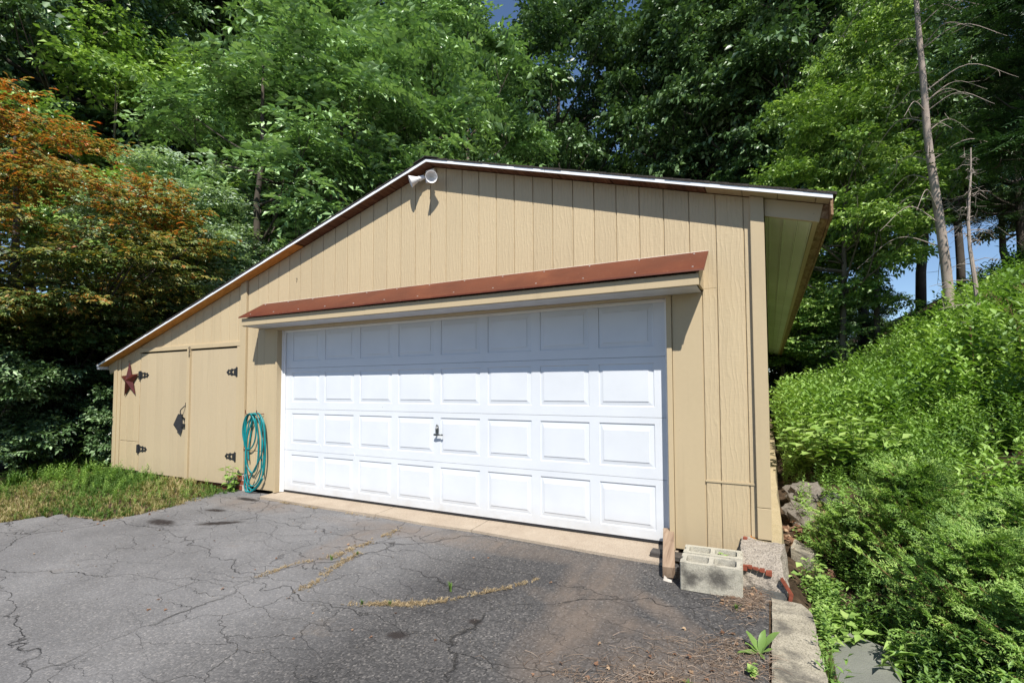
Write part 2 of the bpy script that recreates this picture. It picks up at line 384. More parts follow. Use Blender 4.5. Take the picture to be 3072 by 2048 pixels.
# ------------------------------------------------------------------ terrain
def za(y): return -0.055 + 0.04*(y+.3)
def gz(x, y):
    x = np.asarray(x, float); y = np.asarray(y, float)
    front = za(np.clip(y, -14, 0)) - .03
    base = np.where(y > 0, -.073, front)
    base = np.where(x < -9, base + .06*(-9-x), base)
    s = np.clip((x-5.82)/.25, 0, 1)
    sp = 1.2*np.log1p(np.exp((np.clip(x, 0, 14)-7.1)/.45))*.45/1.2*.72
    right = -.40 + .32*np.clip((y+.4)/1.6, 0, 1) + sp + .045*np.clip(y, 0, 26)+.02*np.clip(y-26, 0, 60)
    z = base*(1-s) + right*s
    hill = .16*np.clip(y-26, 0, 60)*np.clip((8-x)/10, 0, 1)
    return z + hill
xs = np.concatenate([np.linspace(-90, -10, 25), np.linspace(-9.5, 4.5, 40), np.linspace(4.7, 14, 94), np.linspace(15, 90, 25)])
ys = np.concatenate([np.linspace(-40, -5, 12), np.linspace(-4.6, 6, 70), np.linspace(6.5, 30, 48), np.linspace(32, 160, 30)])
X, Y = np.meshgrid(xs, ys); Z = gz(X, Y)
bumpy = .05*np.sin(X*2.1+1.3*np.sin(Y*1.7))*np.sin(Y*2.3+np.sin(X*1.1)); Z = Z + bumpy*np.clip((X-6.0)/1.0, 0, 1)
nx, ny = len(xs), len(ys); I = np.arange(nx*ny).reshape(ny, nx)
F = np.stack([I[:-1, :-1], I[:-1, 1:], I[1:, 1:], I[1:, :-1]], -1).reshape(-1, 4)
tag(mk('ground', np.stack([X, Y, Z], -1).reshape(-1, 3), F, m_soil, smooth=True), kind='structure')

# asphalt driveway, one thin slab with a ragged left edge
edge = [(5.64, -.31), (-.10, -.31), (-.12, -.09), (-.86, -.09), (-.88, -.6), (-.76, -1.0), (-.72, -1.3), (-.80, -1.63), (-1.2, -1.66), (-1.62, -1.74), (-1.86, -2.15), (-2.6, -2.35), (-4, -2.75), (-8, -3.6), (-14, -4.6), (-14, -30), (5.64, -30)]
pts = []
for i in range(len(edge)):
    a = np.array(edge[i]); b = np.array(edge[(i+1) % len(edge)]); n = max(1, int(np.linalg.norm(b-a)/.07)) if 3 <= i <= 12 else 1
    for k in range(n):
        q = a+(b-a)*k/n
        if n > 1: q = q + RS.normal(0, .035, 2)
        pts.append((q[0], q[1]))
n = len(pts)
V = [(x, y, za(y)) for x, y in pts] + [(x, y, za(y)-.05) for x, y in pts]
F = [tuple(range(n))] + [(i, n+i, n+(i+1) % n, (i+1) % n) for i in range(n)]
tag(mk('driveway', V, F, m_asphalt), kind='structure')

# concrete apron in front of the garage door: four slabs with joints
ap = empty('concrete_apron', (2.4, -.2, -.02), kind='structure')
front = [(-.09, -.285), (.6, -.30), (1.15, -.315), (1.86, -.30), (2.5, -.335), (3.1, -.32), (3.72, -.35), (4.4, -.385), (4.98, -.40)]
cuts = [-.09, 1.86, 3.1, 4.98]
for a, b in zip(cuts[:-1], cuts[1:]):
    f = [p for p in front if a-1e-6 <= p[0] <= b+1e-6]
    top = [(a+.004, .05)] + [(p[0]+(.004 if p[0] == a else -.004 if p[0] == b else 0), p[1]) for p in f] + [(b-.004, .05)]
    n = len(top)
    zt = lambda p: -.016 + .06*min(0, p[1]+.05)
    V = [(x, y, zt((x, y))) for x, y in top] + [(x, y, -.12) for x, y in top]
    F = [tuple(range(n))] + [(i, n+i, n+(i+1) % n, (i+1) % n) for i in range(n)]
    mk('slab', V, F, m_apron, ap)

# ------------------------------------------------------------------ garage
G = empty('garage', (1.0, -.1, 0), label='tan garage with rust red awning, white sectional door and shed lean-to', cat='garage')
RX, RZ, SL = 2.48, 3.745, .293          # ridge x, underside z, slope
def ru(x): return RZ - SL*abs(x-RX)      # roof underside
YS, YT = -.10, -.13                      # siding face, trim face
DEP = 21.8
# side and back walls, closed shell
mb = MB(); mb.box((5.60, -.085, 0), (5.66, DEP, 2.80)); mb.obj('side_wall', m_siding, G)
MB().box((-4.14, -.085, 0), (-4.08, DEP, 1.80)).obj('side_wall', m_siding, G)
MB().prism([(-4.08, 0), (5.60, 0), (5.60, ru(5.6)-.01), (RX, RZ-.01), (-4.08, ru(-4.08)-.01)], DEP-.06, DEP).obj('back_wall', m_siding, G)
# backing behind the boards, with the two openings
bk = MB()
yb0, yb1 = -.0885, -.07
bk.prism([(-4.07, 1.93), (-4.07, ru(-4.07)-.005), (-.68, ru(-.68)-.005), (-.68, 1.93)][:4] if ru(-4.07) > 1.93 else [(-3.60, 1.93), (-.68, 1.93), (-.68, ru(-.68)-.005), (-3.60, ru(-3.60)-.005)], yb0, yb1)
bk.prism([(-4.10, .02), (-3.38, .02), (-3.38, ru(-3.38)-.005), (-4.10, ru(-4.10)-.005)], yb0, yb1)
bk.prism([(-.85, .02), (-.05, .02), (-.05, ru(-.05)-.005), (-.85, ru(-.85)-.005)], yb0-.0005, yb1)
bk.prism([(-.05, 2.10), (4.93, 2.10), (4.93, ru(4.93)-.005), (RX, RZ-.005), (-.05, ru(-.05)-.005)], yb0, yb1)
bk.prism([(4.93, .0), (5.59, .0), (5.59, ru(5.59)-.005), (4.93, ru(4.93)-.005)], yb0, yb1)
bk.obj('wall_backing', m_siding, G)
def board(x0, x1, z0, z1=None, y0=YS, y1=-.0885, mat=None, name='siding_board', parent=None, bev=.003):
    g = .0035
    x0 += g; x1 -= g
    if z1 is None:
        top = [(x1, ru(x1)-.004), (x0, ru(x0)-.004)]
        if x0 < RX < x1: top.insert(1, (RX, RZ-.004))
    else: top = [(x1, z1), (x0, z1)]
    return MB().prism([(x0, z0), (x1, z0)]+top, y0, y1, bev).obj(name, mat or m_siding, parent or G)
gr = [5.522-.2062*k for k in range(0, 47)]
gr = sorted(gr)
# main gable above the awning
for a, b in zip(gr[:-1], gr[1:]):
    if b <= -.66 or a >= 5.55: continue
    a2 = max(a, -.665)
    if a2 >= -.47 and b <= 5.33: board(a2, b, 2.135)
gm = [x for x in gr if -.665 < x < -.30]
for a, b in zip([-.665]+gm, gm+[-.30]):
    if b-a < .02: continue
    board(a, b, .50, None if a < -.60 else 2.128); board(a, b, -.005 if a > -.60 else .175, .492)
# left flat casing panel beside the door and the right one
MB().prism([(-.296, .0), (-.062, .0), (-.062, 2.13), (-.296, 2.13)], -.104, -.0885, .002).obj('casing_panel', m_trim, G)
MB().prism([(4.958, .0), (5.196, .0), (5.196, 2.12), (4.958, 2.12)], -.104, -.0885, .002).obj('casing_panel', m_trim, G)
# right strips
for a, b in ((5.203, 5.3158), (5.3158, 5.522), (5.522, 5.585)):
    board(a, b, .578, None if a > 5.25 else 2.1348, bev=.003 if a > 5.25 else .001); board(a, b, .0 if a < 5.4 else .165, .568)
MB().prism([(5.2, .566), (5.57, .566), (5.57, .580), (5.2, .580)], -.107, -.09).obj('flashing_strip', m_trim, G)
# shed part above and beside the doors
for a, b in zip(gr[:-1], gr[1:]):
    if b < -4.05 or a > -.80: continue
    a2, b2 = max(a, -4.06), min(b, -.79)
    if b2-a2 < .02: continue
    if b2 <= -3.39:
        board(a2, b2, .487); board(a2, b2, .02, .479)
    elif a2 < -3.39: 
        board(a2, -3.385, .487); board(a2, -3.385, .02, .479)
        board(-3.385, b2, 1.99)
    else: board(a2, b2, 1.99)
# trims
def trim(x0, x1, z0, z1, y=YT, yb=-.09, m=None, name='trim_board', bev=.003, slopetop=False):
    top = [(x1, ru(x1)-.003), (x0, ru(x0)-.003)] if slopetop else [(x1, z1), (x0, z1)]
    return MB().prism([(x0, z0), (x1, z0)]+top, y, yb, bev).obj(name, m or m_trim, G)
trim(-.79, -.668, .19, 0, name='corner_board', slopetop=True)
trim(-4.15, -4.055, .02, 0, name='corner_board', slopetop=True)
trim(-4.055, -3.975, .02, 0, y=-.112, name='corner_board', slopetop=True)
trim(5.57, 5.668, .405, 0, name='corner_board', slopetop=True, y=-.135)
trim(5.57, 5.668, .165, .401, name='corner_board', y=-.135)
trim(-3.40, -.795, 1.925, 1.99, y=-.122, name='door_header')
trim(-.865, -.795, .03, 1.925, y=-.118, name='door_post')
# casing around the garage door: narrow faces and returns
trim(-.062, -.028, -.012, 2.10, y=-.12, yb=-.004, name='door_casing', bev=.002)
trim(4.913, 4.955, -.012, 2.10, y=-.12, yb=-.004, name='door_casing', bev=.002)
trim(-.062, 4.955, 2.101, 2.135, y=-.12, yb=-.004, name='door_casing', bev=.002)
MB().box((-.0279, -.048, -.012), (-.022, -.002, 2.099)).obj('white_stop', m_whitetrim, G)
MB().prism([(-.0215, -.012), (.003, -.012), (.003, 2.099), (-.0215, 2.099)], -.022, -.004, .002).obj('white_stop', m_whitetrim, G)
MB().prism([(4.884, -.012), (4.9125, -.012), (4.9125, 2.099), (4.884, 2.099)], -.022, -.004, .002).obj('white_stop', m_whitetrim, G)
MB().prism([(.0035, 2.072), (4.8835, 2.072), (4.8835, 2.099), (.0035, 2.099)], -.024, -.004, .002).obj('white_stop', m_whitetrim, G)
# roof: sheathing boards under the rake overhang, decks, drip edge, shingles
def slab_x(x0, x1, dz0, dz1, y0, y1, name, mat, parent=G):
    V = []
    for y in (y0, y1):
        for x, dz in ((x0, dz0), (x1, dz0), (x1, dz1), (x0, dz1)): V.append((x, y, ru(x)+dz))
    F = [(0,1,2,3),(7,6,5,4),(0,4,5,1),(1,5,6,2),(2,6,7,3),(3,7,4,0)]
    return mk(name, V, F, mat, parent)
YR = -.25
deck = empty('roof', (RX, 5, 3.5), parent=G)
slab_x(-4.44, RX, .001, .016, -.10, DEP+.15, 'roof_deck', m_brownboard, deck)
slab_x(RX, 6.10, .001, .016, -.10, DEP+.15, 'roof_deck', m_brownboard, deck)
x = RX
while x < 6.08:
    x2 = min(6.10, x+.24+.03*random.random())
    slab_x(x+.002, x2-.002, 0+.004*random.random(), .015, YR+.006, -.1005, 'sheathing_board', m_brownboard if x < 5.0 else m_trim, deck); x = x2
x = RX
while x > .45:
    x2 = max(.42, x-.24-.03*random.random())
    slab_x(x2+.002, x-.002, 0+.004*random.random(), .015, YR+.006, -.1005, 'sheathing_board', m_brownboard, deck); x = x2
slab_x(-1.97, .416, 0, .015, YR+.006, -.1005, 'plywood_sheet', m_orangeply, deck)
slab_x(-4.42, -1.974, 0, .015, YR+.006, -.1005, 'plywood_sheet', m_orangeply, deck)
for a, b in ((RX+.001, 3.86), (3.863, 6.11)): slab_x(a, b, -.003, .025, YR-.004, YR+.005, 'drip_edge', m_whitemetal, deck)
for a, b in ((-4.45, -1.6), (-1.597, .9), (.903, RX-.001)): slab_x(a, b, -.003, .024, YR-.004, YR+.005, 'drip_edge', m_whitemetal, deck)
# shingle courses; each lies over the one below, edges uneven
def courses(x_low, x_high, sgn):
    n = int(abs(x_high-x_low)/.14); 
    for i in range(n+1):
        xa = x_low+(x_high-x_low)*i/n; xb = xa+(x_high-x_low)/n*1.45
        if sgn*(RX-xb) < 0: xb = RX
        jy = YR-.006-.006*random.random(); V = []
        for y in (jy, DEP+.2):
            za_, zb_ = ru(xa)+.0345, ru(xb)+.0345
            V += [(xa, y, ru(xa)+.0265), (xb, y, ru(xb)+.0265), (xb, y, zb_+.004), (xa, y, za_+.010+.003*random.random())]
        F = [(0,1,2,3),(7,6,5,4),(0,4,5,1),(1,5,6,2),(2,6,7,3),(3,7,4,0)]
        mk('shingle_course', V, F, m_shingle, deck)
courses(6.135, RX, -1); courses(-4.475, RX, 1)
MB().prism([(RX-.16, ru(RX-.16)+.046), (RX, RZ+.046), (RX+.16, ru(RX+.16)+.046), (RX+.16, ru(RX+.16)+.053), (RX, RZ+.055), (RX-.16, ru(RX-.16)+.053)], YR-.02, DEP+.2).obj('ridge_cap', m_shingle, deck)
# right eave: header, soffit strips, outer board
ev = empty('eave', (5.85, 5, 2.6), parent=G)
V = [(5.672, ru(5.672)-.003), (6.065, ru(6.065)-.003), (6.035, ru(6.035)-.142), (5.672, ru(5.672)-.142)]
MB().prism(V, YS-.004, -.075, .002).obj('eave_header', m_trim, ev)
strips = [5.674, 5.70, 5.80, 5.90, 5.995]
for a, b in zip(strips[:-1], strips[1:]):
    for k in range(6):
        y0 = -.07+3.645*k; y1 = y0+3.64
        V = []; F = []
        prof = [(a+.001, -.132), (a+.010, -.132), (a+.013, -.126), (b-.011, -.126), (b-.008, -.132), (b-.001, -.132)]
        for y in (y0, min(y1, DEP)):
            for x, dz in prof: V.append((x, y, ru(x)+dz))
        m = len(prof); F = [(i, i+1, m+i+1, m+i) for i in range(m-1)]
        o = mk('soffit_panel', V, F, m_soffit, ev)
        sd = o.modifiers.new('s', 'SOLIDIFY'); sd.thickness = .002
slab_x(5.997, 6.03, -.136, -.118, -.07, DEP, 'soffit_edge', m_trim, ev)
slab_x(6.034, 6.094, -.11, -.002, -.095, DEP, 'eave_board', m_eavewood, ev)
slab_x(6.096, 6.112, -.12, -.004, -.245, DEP+.1, 'eave_fascia', m_eavewood, ev)
# left eave
MB().prism([(-4.36, ru(-4.36)-.003), (-4.155, ru(-4.155)-.003), (-4.155, ru(-4.155)-.18), (-4.30, ru(-4.36)-.15)], -.12, -.09, .002).obj('eave_header', m_trim, ev)
slab_x(-4.36, -4.152, -.10, -.085, -.085, DEP, 'soffit_panel', m_trim, ev)
slab_x(-4.44, -4.425, -.05, -.001, YR, DEP, 'eave_fascia', m_whitemetal, ev)

# awning
aw = empty('awning', (2.44, -.28, 2.3), parent=G)
def sheet(x0, x1, lift=0):
    V = []; n = 2
    P = [(-.104, 2.458), (-.455, 2.236), (-.458, 2.222), (-.452, 2.222), (-.449, 2.231), (-.104, 2.451)]
    for x in (x0, x1):
        dz = -.022*(x-RX)/2.8*.5
        for y, z in P: V.append((x, y, z+lift+dz))
    m = len(P); F = [(i, m+i, m+(i+1) % m, (i+1) % m) for i in range(m)] + [tuple(range(m)), tuple(reversed(range(m, 2*m)))]
    return mk('metal_sheet', V, F, m_rust, aw)
sheet(-.335, 1.83); sheet(1.80, 5.258, .0025)
V = [(-.33, -.1045, 2.462), (5.255, -.1045, 2.446), (5.255, -.102, 2.472), (-.33, -.102, 2.488)]
mk('caulk_strip', [(-.335, -.108, 2.468), (5.258, -.108, 2.447), (5.258, -.1005, 2.453), (-.335, -.1005, 2.474)], [(0, 1, 2, 3)], m_mortar, aw)
MB().prism([(-.315, 2.135), (5.215, 2.112), (5.215, 2.203), (-.315, 2.228)], -.425, -.405, .003).obj('fascia_board', m_trim, aw)
for xe in (-.314, 5.195):
    V = [(xe, -.404, 2.128), (xe, -.101, 2.128), (xe, -.101, 2.40), (xe, -.404, 2.215), (xe+.019, -.404, 2.128), (xe+.019, -.101, 2.128), (xe+.019, -.101, 2.40), (xe+.019, -.404, 2.215)]
    mk('end_board', V, [(0,1,2,3),(7,6,5,4),(0,4,5,1),(1,5,6,2),(2,6,7,3),(3,7,4,0)], m_trim, aw)
for k in range(8):
    a = -.293+k*.686; MB().box((a+.001, -.403, 2.131-.003*k), (a+.685, -.104, 2.137-.003*k)).obj('soffit_panel', m_awnsoffit, aw)
for k in range(13):
    x = -.25+k*.45; MB().lathe((x, -.14, 2.4365-.0035*(x-RX)), (0, -.53, .85), [(-.002, .008), (.003, .007), (.004, .0001)], 8).obj('screw', m_zinc, aw)
    x = -.27+k*.445+.1
    if x < 5.2: MB().lathe((x, -.405, 2.2695-.0035*(x-RX)), (0, -.53, .85), [(-.002, .008), (.003, .007), (.004, .0001)], 8).obj('screw', m_zinc, aw)

# garage door
gd = empty('garage_door', (2.44, 0, 0), parent=G)
PP, OFF, WI = .5933, .168, .4097
for row in range(4):
    z0 = .012+.5334*row if row == 0 else .5334*row
    z1 = .5334*(row+1)-.003
    zb, zi, zj, ztp = .5334*row+.092, .5334*row+.138, .5334*row+.414, .5334*row+.476
    xsb = [-.004]
    for i in range(8): xsb += [OFF+PP*i-.040, OFF+PP*i+WI+.050]
    xsb.append(4.889)
    V = []; F = []
    zs = [z0, zb, ztp, z1]
    for z in zs:
        for x in xsb: V.append((x, 0, z))
    m = len(xsb)
    for j in range(3):
        for i in range(m-1):
            if j == 1 and i % 2 == 1: continue
            F.append((j*m+i, j*m+i+1, (j+1)*m+i+1, (j+1)*m+i))
    # top, bottom and side returns
    nb = len(V)
    V += [(xsb[0], .03, z0), (xsb[-1], .03, z0), (xsb[-1], .03, z1), (xsb[0], .03, z1)]
    F += [(0, nb, nb+1, m-1), (3*m, 4*m-1, nb+2, nb+3), (0, 3*m, nb+3, nb), (m-1, nb+1, nb+2, 4*m-1), (nb, nb+3, nb+2, nb+1)]
    mk('door_section', V, F, m_white, gd)
    for i in range(8):
        xo0, xo1 = xsb[1+2*i], xsb[2+2*i]; xi0, xi1 = OFF+PP*i, OFF+PP*i+WI
        rings = [((xo0, zb, xo1, ztp), 0), ((xo0+.005, zb+.005, xo1-.005, ztp-.005), .009), ((xo0+.011, zb+.010, xo1-.011, ztp-.010), .0085),
                 ((xi0-.003, zi-.003, xi1+.003, zj+.003), .0035), ((xi0, zi, xi1, zj), -.0008)]
        V = []; F = []
        for (a, b, c_, d), y in rings: V += [(a, y, b), (c_, y, b), (c_, y, d), (a, y, d)]
        for r in range(4):
            for q in range(4): F.append((4*r+q, 4*r+(q+1) % 4, 4*r+4+(q+1) % 4, 4*r+4+q))
        F.append((16, 17, 18, 19))
        mk('raised_panel', V, F, m_white, gd)
MB().box((-.004, .001, -.012), (4.889, .028, .012)).obj('bottom_seal', m_rubber, gd)
MB().box((-.05, .06, -.01), (4.94, .07, 2.12)).obj('door_back', m_inside, gd)
# dents in the lower left sections: creased flanges, tiny raised fold lines
for (xa, za_, xb, zb_) in ((.66, .09, .62, .30), (1.25, .46, 1.22, .60), (.68, .56, .64, .66)):
    MB().tube([(xa, .0025, za_), ((xa+xb)/2+.012, .0025, (za_+zb_)/2), (xb, .0025, zb_)], [.002, .006, .002], 6).obj('dent_crease', m_white, gd)
h = MB(); h.prism([(2.440, .842), (2.478, .842), (2.480, .885), (2.472, .925), (2.464, .937), (2.455, .937), (2.446, .925), (2.438, .885)], -.012, .001, .003)
h.obj('lock_plate', m_steel, gd)
MB().lathe((2.459, -.012, .902), (0, -1, 0), [(0, .0155), (.006, .014), (.007, .006), (.004, .005), (.004, .0001)], 14).obj('key_cylinder', m_zinc, gd)
hd = MB(); hd.lathe((2.459, .0, .826), (0, -1, 0), [(0, .010), (.035, .010)], 10); hd.tube([(2.445, -.04, .828), (2.47, -.044, .829), (2.50, -.042, .830), (2.555, -.036, .828)], [.011, .012, .0095, .008], 8); hd.obj('handle', m_steel, gd, smooth=True)

# lean-to shed doors
def hinge_poly(x, z, s, L=.285, H=.072):
    up = [(0, H), (.012, H), (.035, .05), (.075, .042), (.10, .046), (.112, .054), (.135, .038), (.165, .034), (.19, .042), (.20, .030), (.215, .016), (.235, 0)]
    P = [(x+s*a*L/.235, z+b) for a, b in up] + [(x+s*a*L/.235, z-b) for a, b in reversed(up[:-1])]
    return P
m_holepaint = m_trim2
for nm, x0, x1, hx, hs in (('left', -3.362, -2.062, -3.362, 1), ('right', -1.962, -.868, -.868, -1)):
    sd_ = empty('shed_door', ((x0+x1)/2, -.1, 0), parent=G)
    n = 6 if nm == 'left' else 5
    MB().box((x0+.004, -.092, .012), (x1-.004, -.06, 1.900)).obj('door_panel', m_trim2, sd_)
    for k in range(n):
        a = x0+.003+(x1-x0-.006)*k/n; b = x0+.003+(x1-x0-.006)*(k+1)/n
        MB().prism([(a+.0008, .004+.002*k), (b-.0008, .004+.002*k), (b-.0008, 1.903), (a+.0008, 1.903)], -.103, -.0925, .0012).obj('door_board', m_trim2, sd_)
    for z in ((1.555, .375) if nm == 'left' else (1.565, .395)):
        L = .245 if nm == 'left' else .235
        MB().prism(hinge_poly(hx+hs*.008, z, hs, L), -.1075, -.1035, .001).obj('hinge', m_black, sd_)
        hb = MB(); hb.lathe((hx, -.112, z-.072), (0, 0, 1), [(0, .0001), (0, .009), (.144, .009), (.144, .0001)], 8)
        hb.box((hx-.03 if hs > 0 else hx, -.1225, z-.065), (hx if hs > 0 else hx+.028, -.1185, z+.065)); hb.obj('hinge_pin', m_black, sd_)
        for tx, ts in ((.062, .024), (.135, .016)):   # triangular cut-outs show the paint
            cx = hx+hs*(tx*L/.2)
            MB().prism([(cx+hs*-.0, z-ts), (cx+hs*ts*1.4, z), (cx, z+ts)], -.1082, -.1076).obj('hinge_cutout', m_trim, sd_)
    if nm == 'left':
        bow = cr([(-2.082, -.108, 1.085), (-2.092, -.13, 1.06), (-2.118, -.155, 1.015), (-2.118, -.155, .965), (-2.100, -.135, .92), (-2.098, -.108, .885)], 5)
        hh = MB(); hh.tube(bow, .007, 8); hh.prism([(-2.090, 1.06), (-2.074, 1.075), (-2.083, 1.13), (-2.092, 1.075)], -.110, -.1035); hh.prism([(-2.108, .90), (-2.088, .90), (-2.092, .85), (-2.1, .82)], -.110, -.1035)
        hh.obj('pull_handle', m_black, sd_)
        hp = MB(); V = [(-2.150, -.115, .955), (-2.190, -.150, .960), (-2.245, -.185, .80), (-2.175, -.130, .655), (-2.150, -.110, .72)]
        V2 = [(a+.006, b+.006, c-.002) for a, b, c in V]; hp.add(V+V2, [(0,1,2,3,4), (9,8,7,6,5)]+[(i, 5+i, 5+(i+1) % 5, (i+1) % 5) for i in range(5)]); hp.obj('hasp_flap', m_black, sd_)
        MB().box((-2.15, -.128, .765), (-2.055, -.112, .815)).obj('hasp_staple', m_black, sd_)
    else:
        ch = MB()
        for k in range(5):
            cz = 1.94-.03*k; rr = .011
            ch.tube([(-1.967+rr*cos(t)*(1 if k % 2 else .35), -.14+rr*sin(t)*(.35 if k % 2 else 1)*0-.004*cos(t*(1)), cz+.017*sin(t)) for t in np.linspace(0, 2*pi, 10)], .0032, 6, False)
        ch.tube([(-1.955, -.11, 1.95), (-1.965, -.145, 1.955), (-1.972, -.145, 1.935)], .004, 6)
        ch.obj('latch_chain', m_black, sd_)
MB().prism([(-2.032, .004), (-1.966, .004), (-1.966, 1.924), (-2.032, 1.924)], -.132, -.1045, .003).obj('door_astragal', m_trim, G)
MB().box((-2.062, -.1040, .006), (-1.962, -.093, 1.924)).obj('door_astragal', m_trim2, G)
box('shed_interior', (-3.37, -.05, .0), (-.86, -.04, 1.93), m_gap, G)
# recessed brick footing under the lean-to and the brick pier below the post
for i in range(17):
    for j in range(2):
        x0 = -4.1+i*.2+(.1 if j else 0)
        if x0+.19 > -.80: continue
        MB().box((x0+.004, -.055+RS.uniform(0, .006), -.155+j*.075), (x0+.194, -.02, -.085+j*.075)).obj('brick', m_brick, G)
MB().box((-4.1, -.045, -.2), (-.70, .02, .0)).obj('footing', m_mortar, G)
for j in range(4):
    for i in range(2):
        x0 = -.80+i*.11+(.0 if j % 2 else -.03); x1 = x0+(.105 if i else (.105 if j % 2 else .135))
        if j == 1 and i == 1: continue
        MB().box((x0+.006, -.125+RS.uniform(0, .012), -.105+j*.069), (min(x1, -.585)-.003, -.06, -.105+j*.069+.056)).obj('brick', m_brick, G)
MB().box((-.81, -.112, -.2), (-.59, -.05, .178)).obj('mortar_pier', m_mortar, G)
# foundation ledge along the right side (old mortar), under the corner
fd = MB(); rr = RS.uniform(-.02, .02, (40,)); V = []; F = []
for i in range(36):
    y = -.13+i*.62
    V += [(5.55, y, .16+rr[i % 40]*.3), (5.735+rr[(i*3) % 40], y, .15+rr[(i*7) % 40]), (5.80+rr[(i*5) % 40], y, -.6), (5.55, y, -.6)]
for i in range(35):
    for q in range(4): F.append((4*i+q, 4*i+4+q, 4*i+4+(q+1) % 4, 4*i+(q+1) % 4))
F.append((0, 1, 2, 3)); mk('foundation', V, F, m_found, G)
MB().prism([(5.43, .158), (5.568, .14), (5.568, .172), (5.43, .178)], -.098, -.07).obj('rotten_edge', m_orangeply, G)
# the bent nail and its scratch left on the gable
nm_ = MB(); nm_.tube([(.295, -.104, 2.752), (.318, -.106, 2.748)], .0022, 6); nm_.tube([(.318, -.106, 2.748), (.306, -.105, 2.700)], .0022, 6); nm_.obj('bent_nail', m_steel, G)

# ------------------------------------------------------------------ floodlight
fl = empty('floodlight', (2.45, -.105, 3.64), label='twin white floodlight fixture mounted under the gable peak', cat='floodlight')
box('junction_box', (2.392, -.142, 3.572), (2.508, -.1012, 3.708), m_lamp, fl, .006)
def lampo(base, ax, holder=.07):
    b = np.array(base); ax = np.array(ax, float); ax /= np.linalg.norm(ax)
    MB().tube([b, b+ax*.03], .0085, 8).obj('swivel_arm', m_lamp, fl, smooth=True)
    MB().lathe(b+ax*.025, ax, [(0, .0001), (0, .022), (.012, .024), (.05, .027), (.052, .031), (.062, .031), (.062, .0001)], 16).obj('lamp_holder', m_lamp, fl)
    MB().lathe(b+ax*.085, ax, [(0, .0001), (0, .024), (.02, .028), (.05, .042), (.085, .058), (.10, .064), (.103, .062), (.098, .058), (.08, .050), (.05, .036), (.03, .018), (.026, .0001)], 24).obj('lamp', m_lamp, fl, smooth=True)
lampo((2.470, -.142, 3.62), (.60, -.78, -.42)); lampo((2.395, -.13, 3.645), (-.66, -.52, -.34))

# ------------------------------------------------------------------ metal star
st = empty('metal_star', (-3.58, -.115, 1.48), label='dark red metal star hanging beside the left shed door', cat='star')
c0 = np.array([-3.66, 1.475]); R0, R1 = .325, .125; V = [(c0[0], -.185, c0[1])]; 
for k in range(10):
    a = pi/2+k*pi/5+.06; r = R0 if k % 2 == 0 else R1; V.append((c0[0]+.88*r*cos(a), -.122, c0[1]+r*.92*sin(a)))
V += [(v[0], -.118, v[2]) for v in V[1:]]
F = [(0, 1+k, 1+(k+1) % 10) for k in range(10)] + [(1+k, 11+k, 11+(k+1) % 10, 1+(k+1) % 10) for k in range(10)] + [tuple(range(11, 21))]
mk('star_body', V, F, m_star, st)
MB().tube([(-3.675, -.10, 1.795), (-3.677, -.13, 1.792), (-3.677, -.132, 1.77)], .004, 6).obj('nail', m_black, st)

# ------------------------------------------------------------------ garden hose
def hz(pts, y):   # each loop on the wall plane, metres
    return [(-.94261+1.3178e-3*u+2.8857e-5*v-1.1094e-8*u*v-1.0588e-7*u*u, y, 1.07928+2.453e-5*u-8.1018e-4*v+6.61e-8*u*v) for u, v in pts]
hose = empty('garden_hose', (-.4, -.15, .5), label='coiled teal garden hose hanging on two wall hooks', cat='garden hose')
loops = [
 ([(245,690),(240,560),(245,420),(265,260),(300,150),(345,112),(390,160),(425,270),(438,400),(425,520),(390,630),(340,700),(290,710),(255,670),(225,580),(205,450),(215,320),(250,200),(300,130),(360,112)], -.150),
 ([(360,112),(300,140),(270,250),(255,450),(250,700),(262,900),(290,1020),(350,1110),(400,1070),(430,960),(445,800),(450,600),(440,450),(425,300),(400,170),(360,110)], -.135),
 ([(360,115),(430,108),(490,115),(520,200),(535,400),(530,600),(520,800),(515,950),(500,1080),(460,1220),(400,1310),(340,1330),(290,1260),(260,1100),(245,950),(262,700),(290,500),(350,300),(400,170),(450,118)], -.142),
 ([(440,112),(500,118),(550,200),(590,350),(610,550),(618,750),(610,900),(590,1050),(555,1170),(480,1300),(380,1400),(320,1425),(260,1400),(242,1300),(250,1150),(262,900),(280,600),(320,300),(380,150),(430,112)], -.160),
 ([(400,118),(470,130),(520,250),(560,450),(580,650),(560,780),(510,900),(430,1040),(350,1200),(305,1330),(310,1400),(350,1425),(430,1380),(500,1310),(560,1180)], -.168),
 ([(500,125),(570,260),(600,500),(605,800),(590,1000),(565,1140),(545,1050),(550,900),(565,700),(570,500),(555,300),(490,120)], -.148),
 ([(255,1150),(275,1290),(330,1370),(420,1390),(500,1320),(560,1200)], -.155),
 ([(330,120),(345,200),(330,350),(300,550),(285,750),(300,900)], -.128)]
hm = MB()
for pts, y in loops:
    P = cr(hz(pts, y), 5); ph = random.random()*6
    P[:, 1] += .010*np.sin(np.linspace(0, 7, len(P))+ph); hm.tube(P, .0092, 8)
hm.obj('hose_coil', m_teal, hose, smooth=True)
cp = MB(); cp.lathe((-.608, -.15, .56), (0, 0, -1), [(0, .010), (.025, .0115), (.03, .014), (.06, .014), (.062, .011), (.066, .011), (.066, .0001)], 12); cp.obj('coupling', m_brass, hose)
for x in (-.530, -.300):
    MB().tube([(x+.012, -.102, 1.0), (x, -.165, .99), (x-.004, -.195, 1.0), (x-.006, -.20, 1.05)], .005, 6).obj('hook', m_hookred, hose)

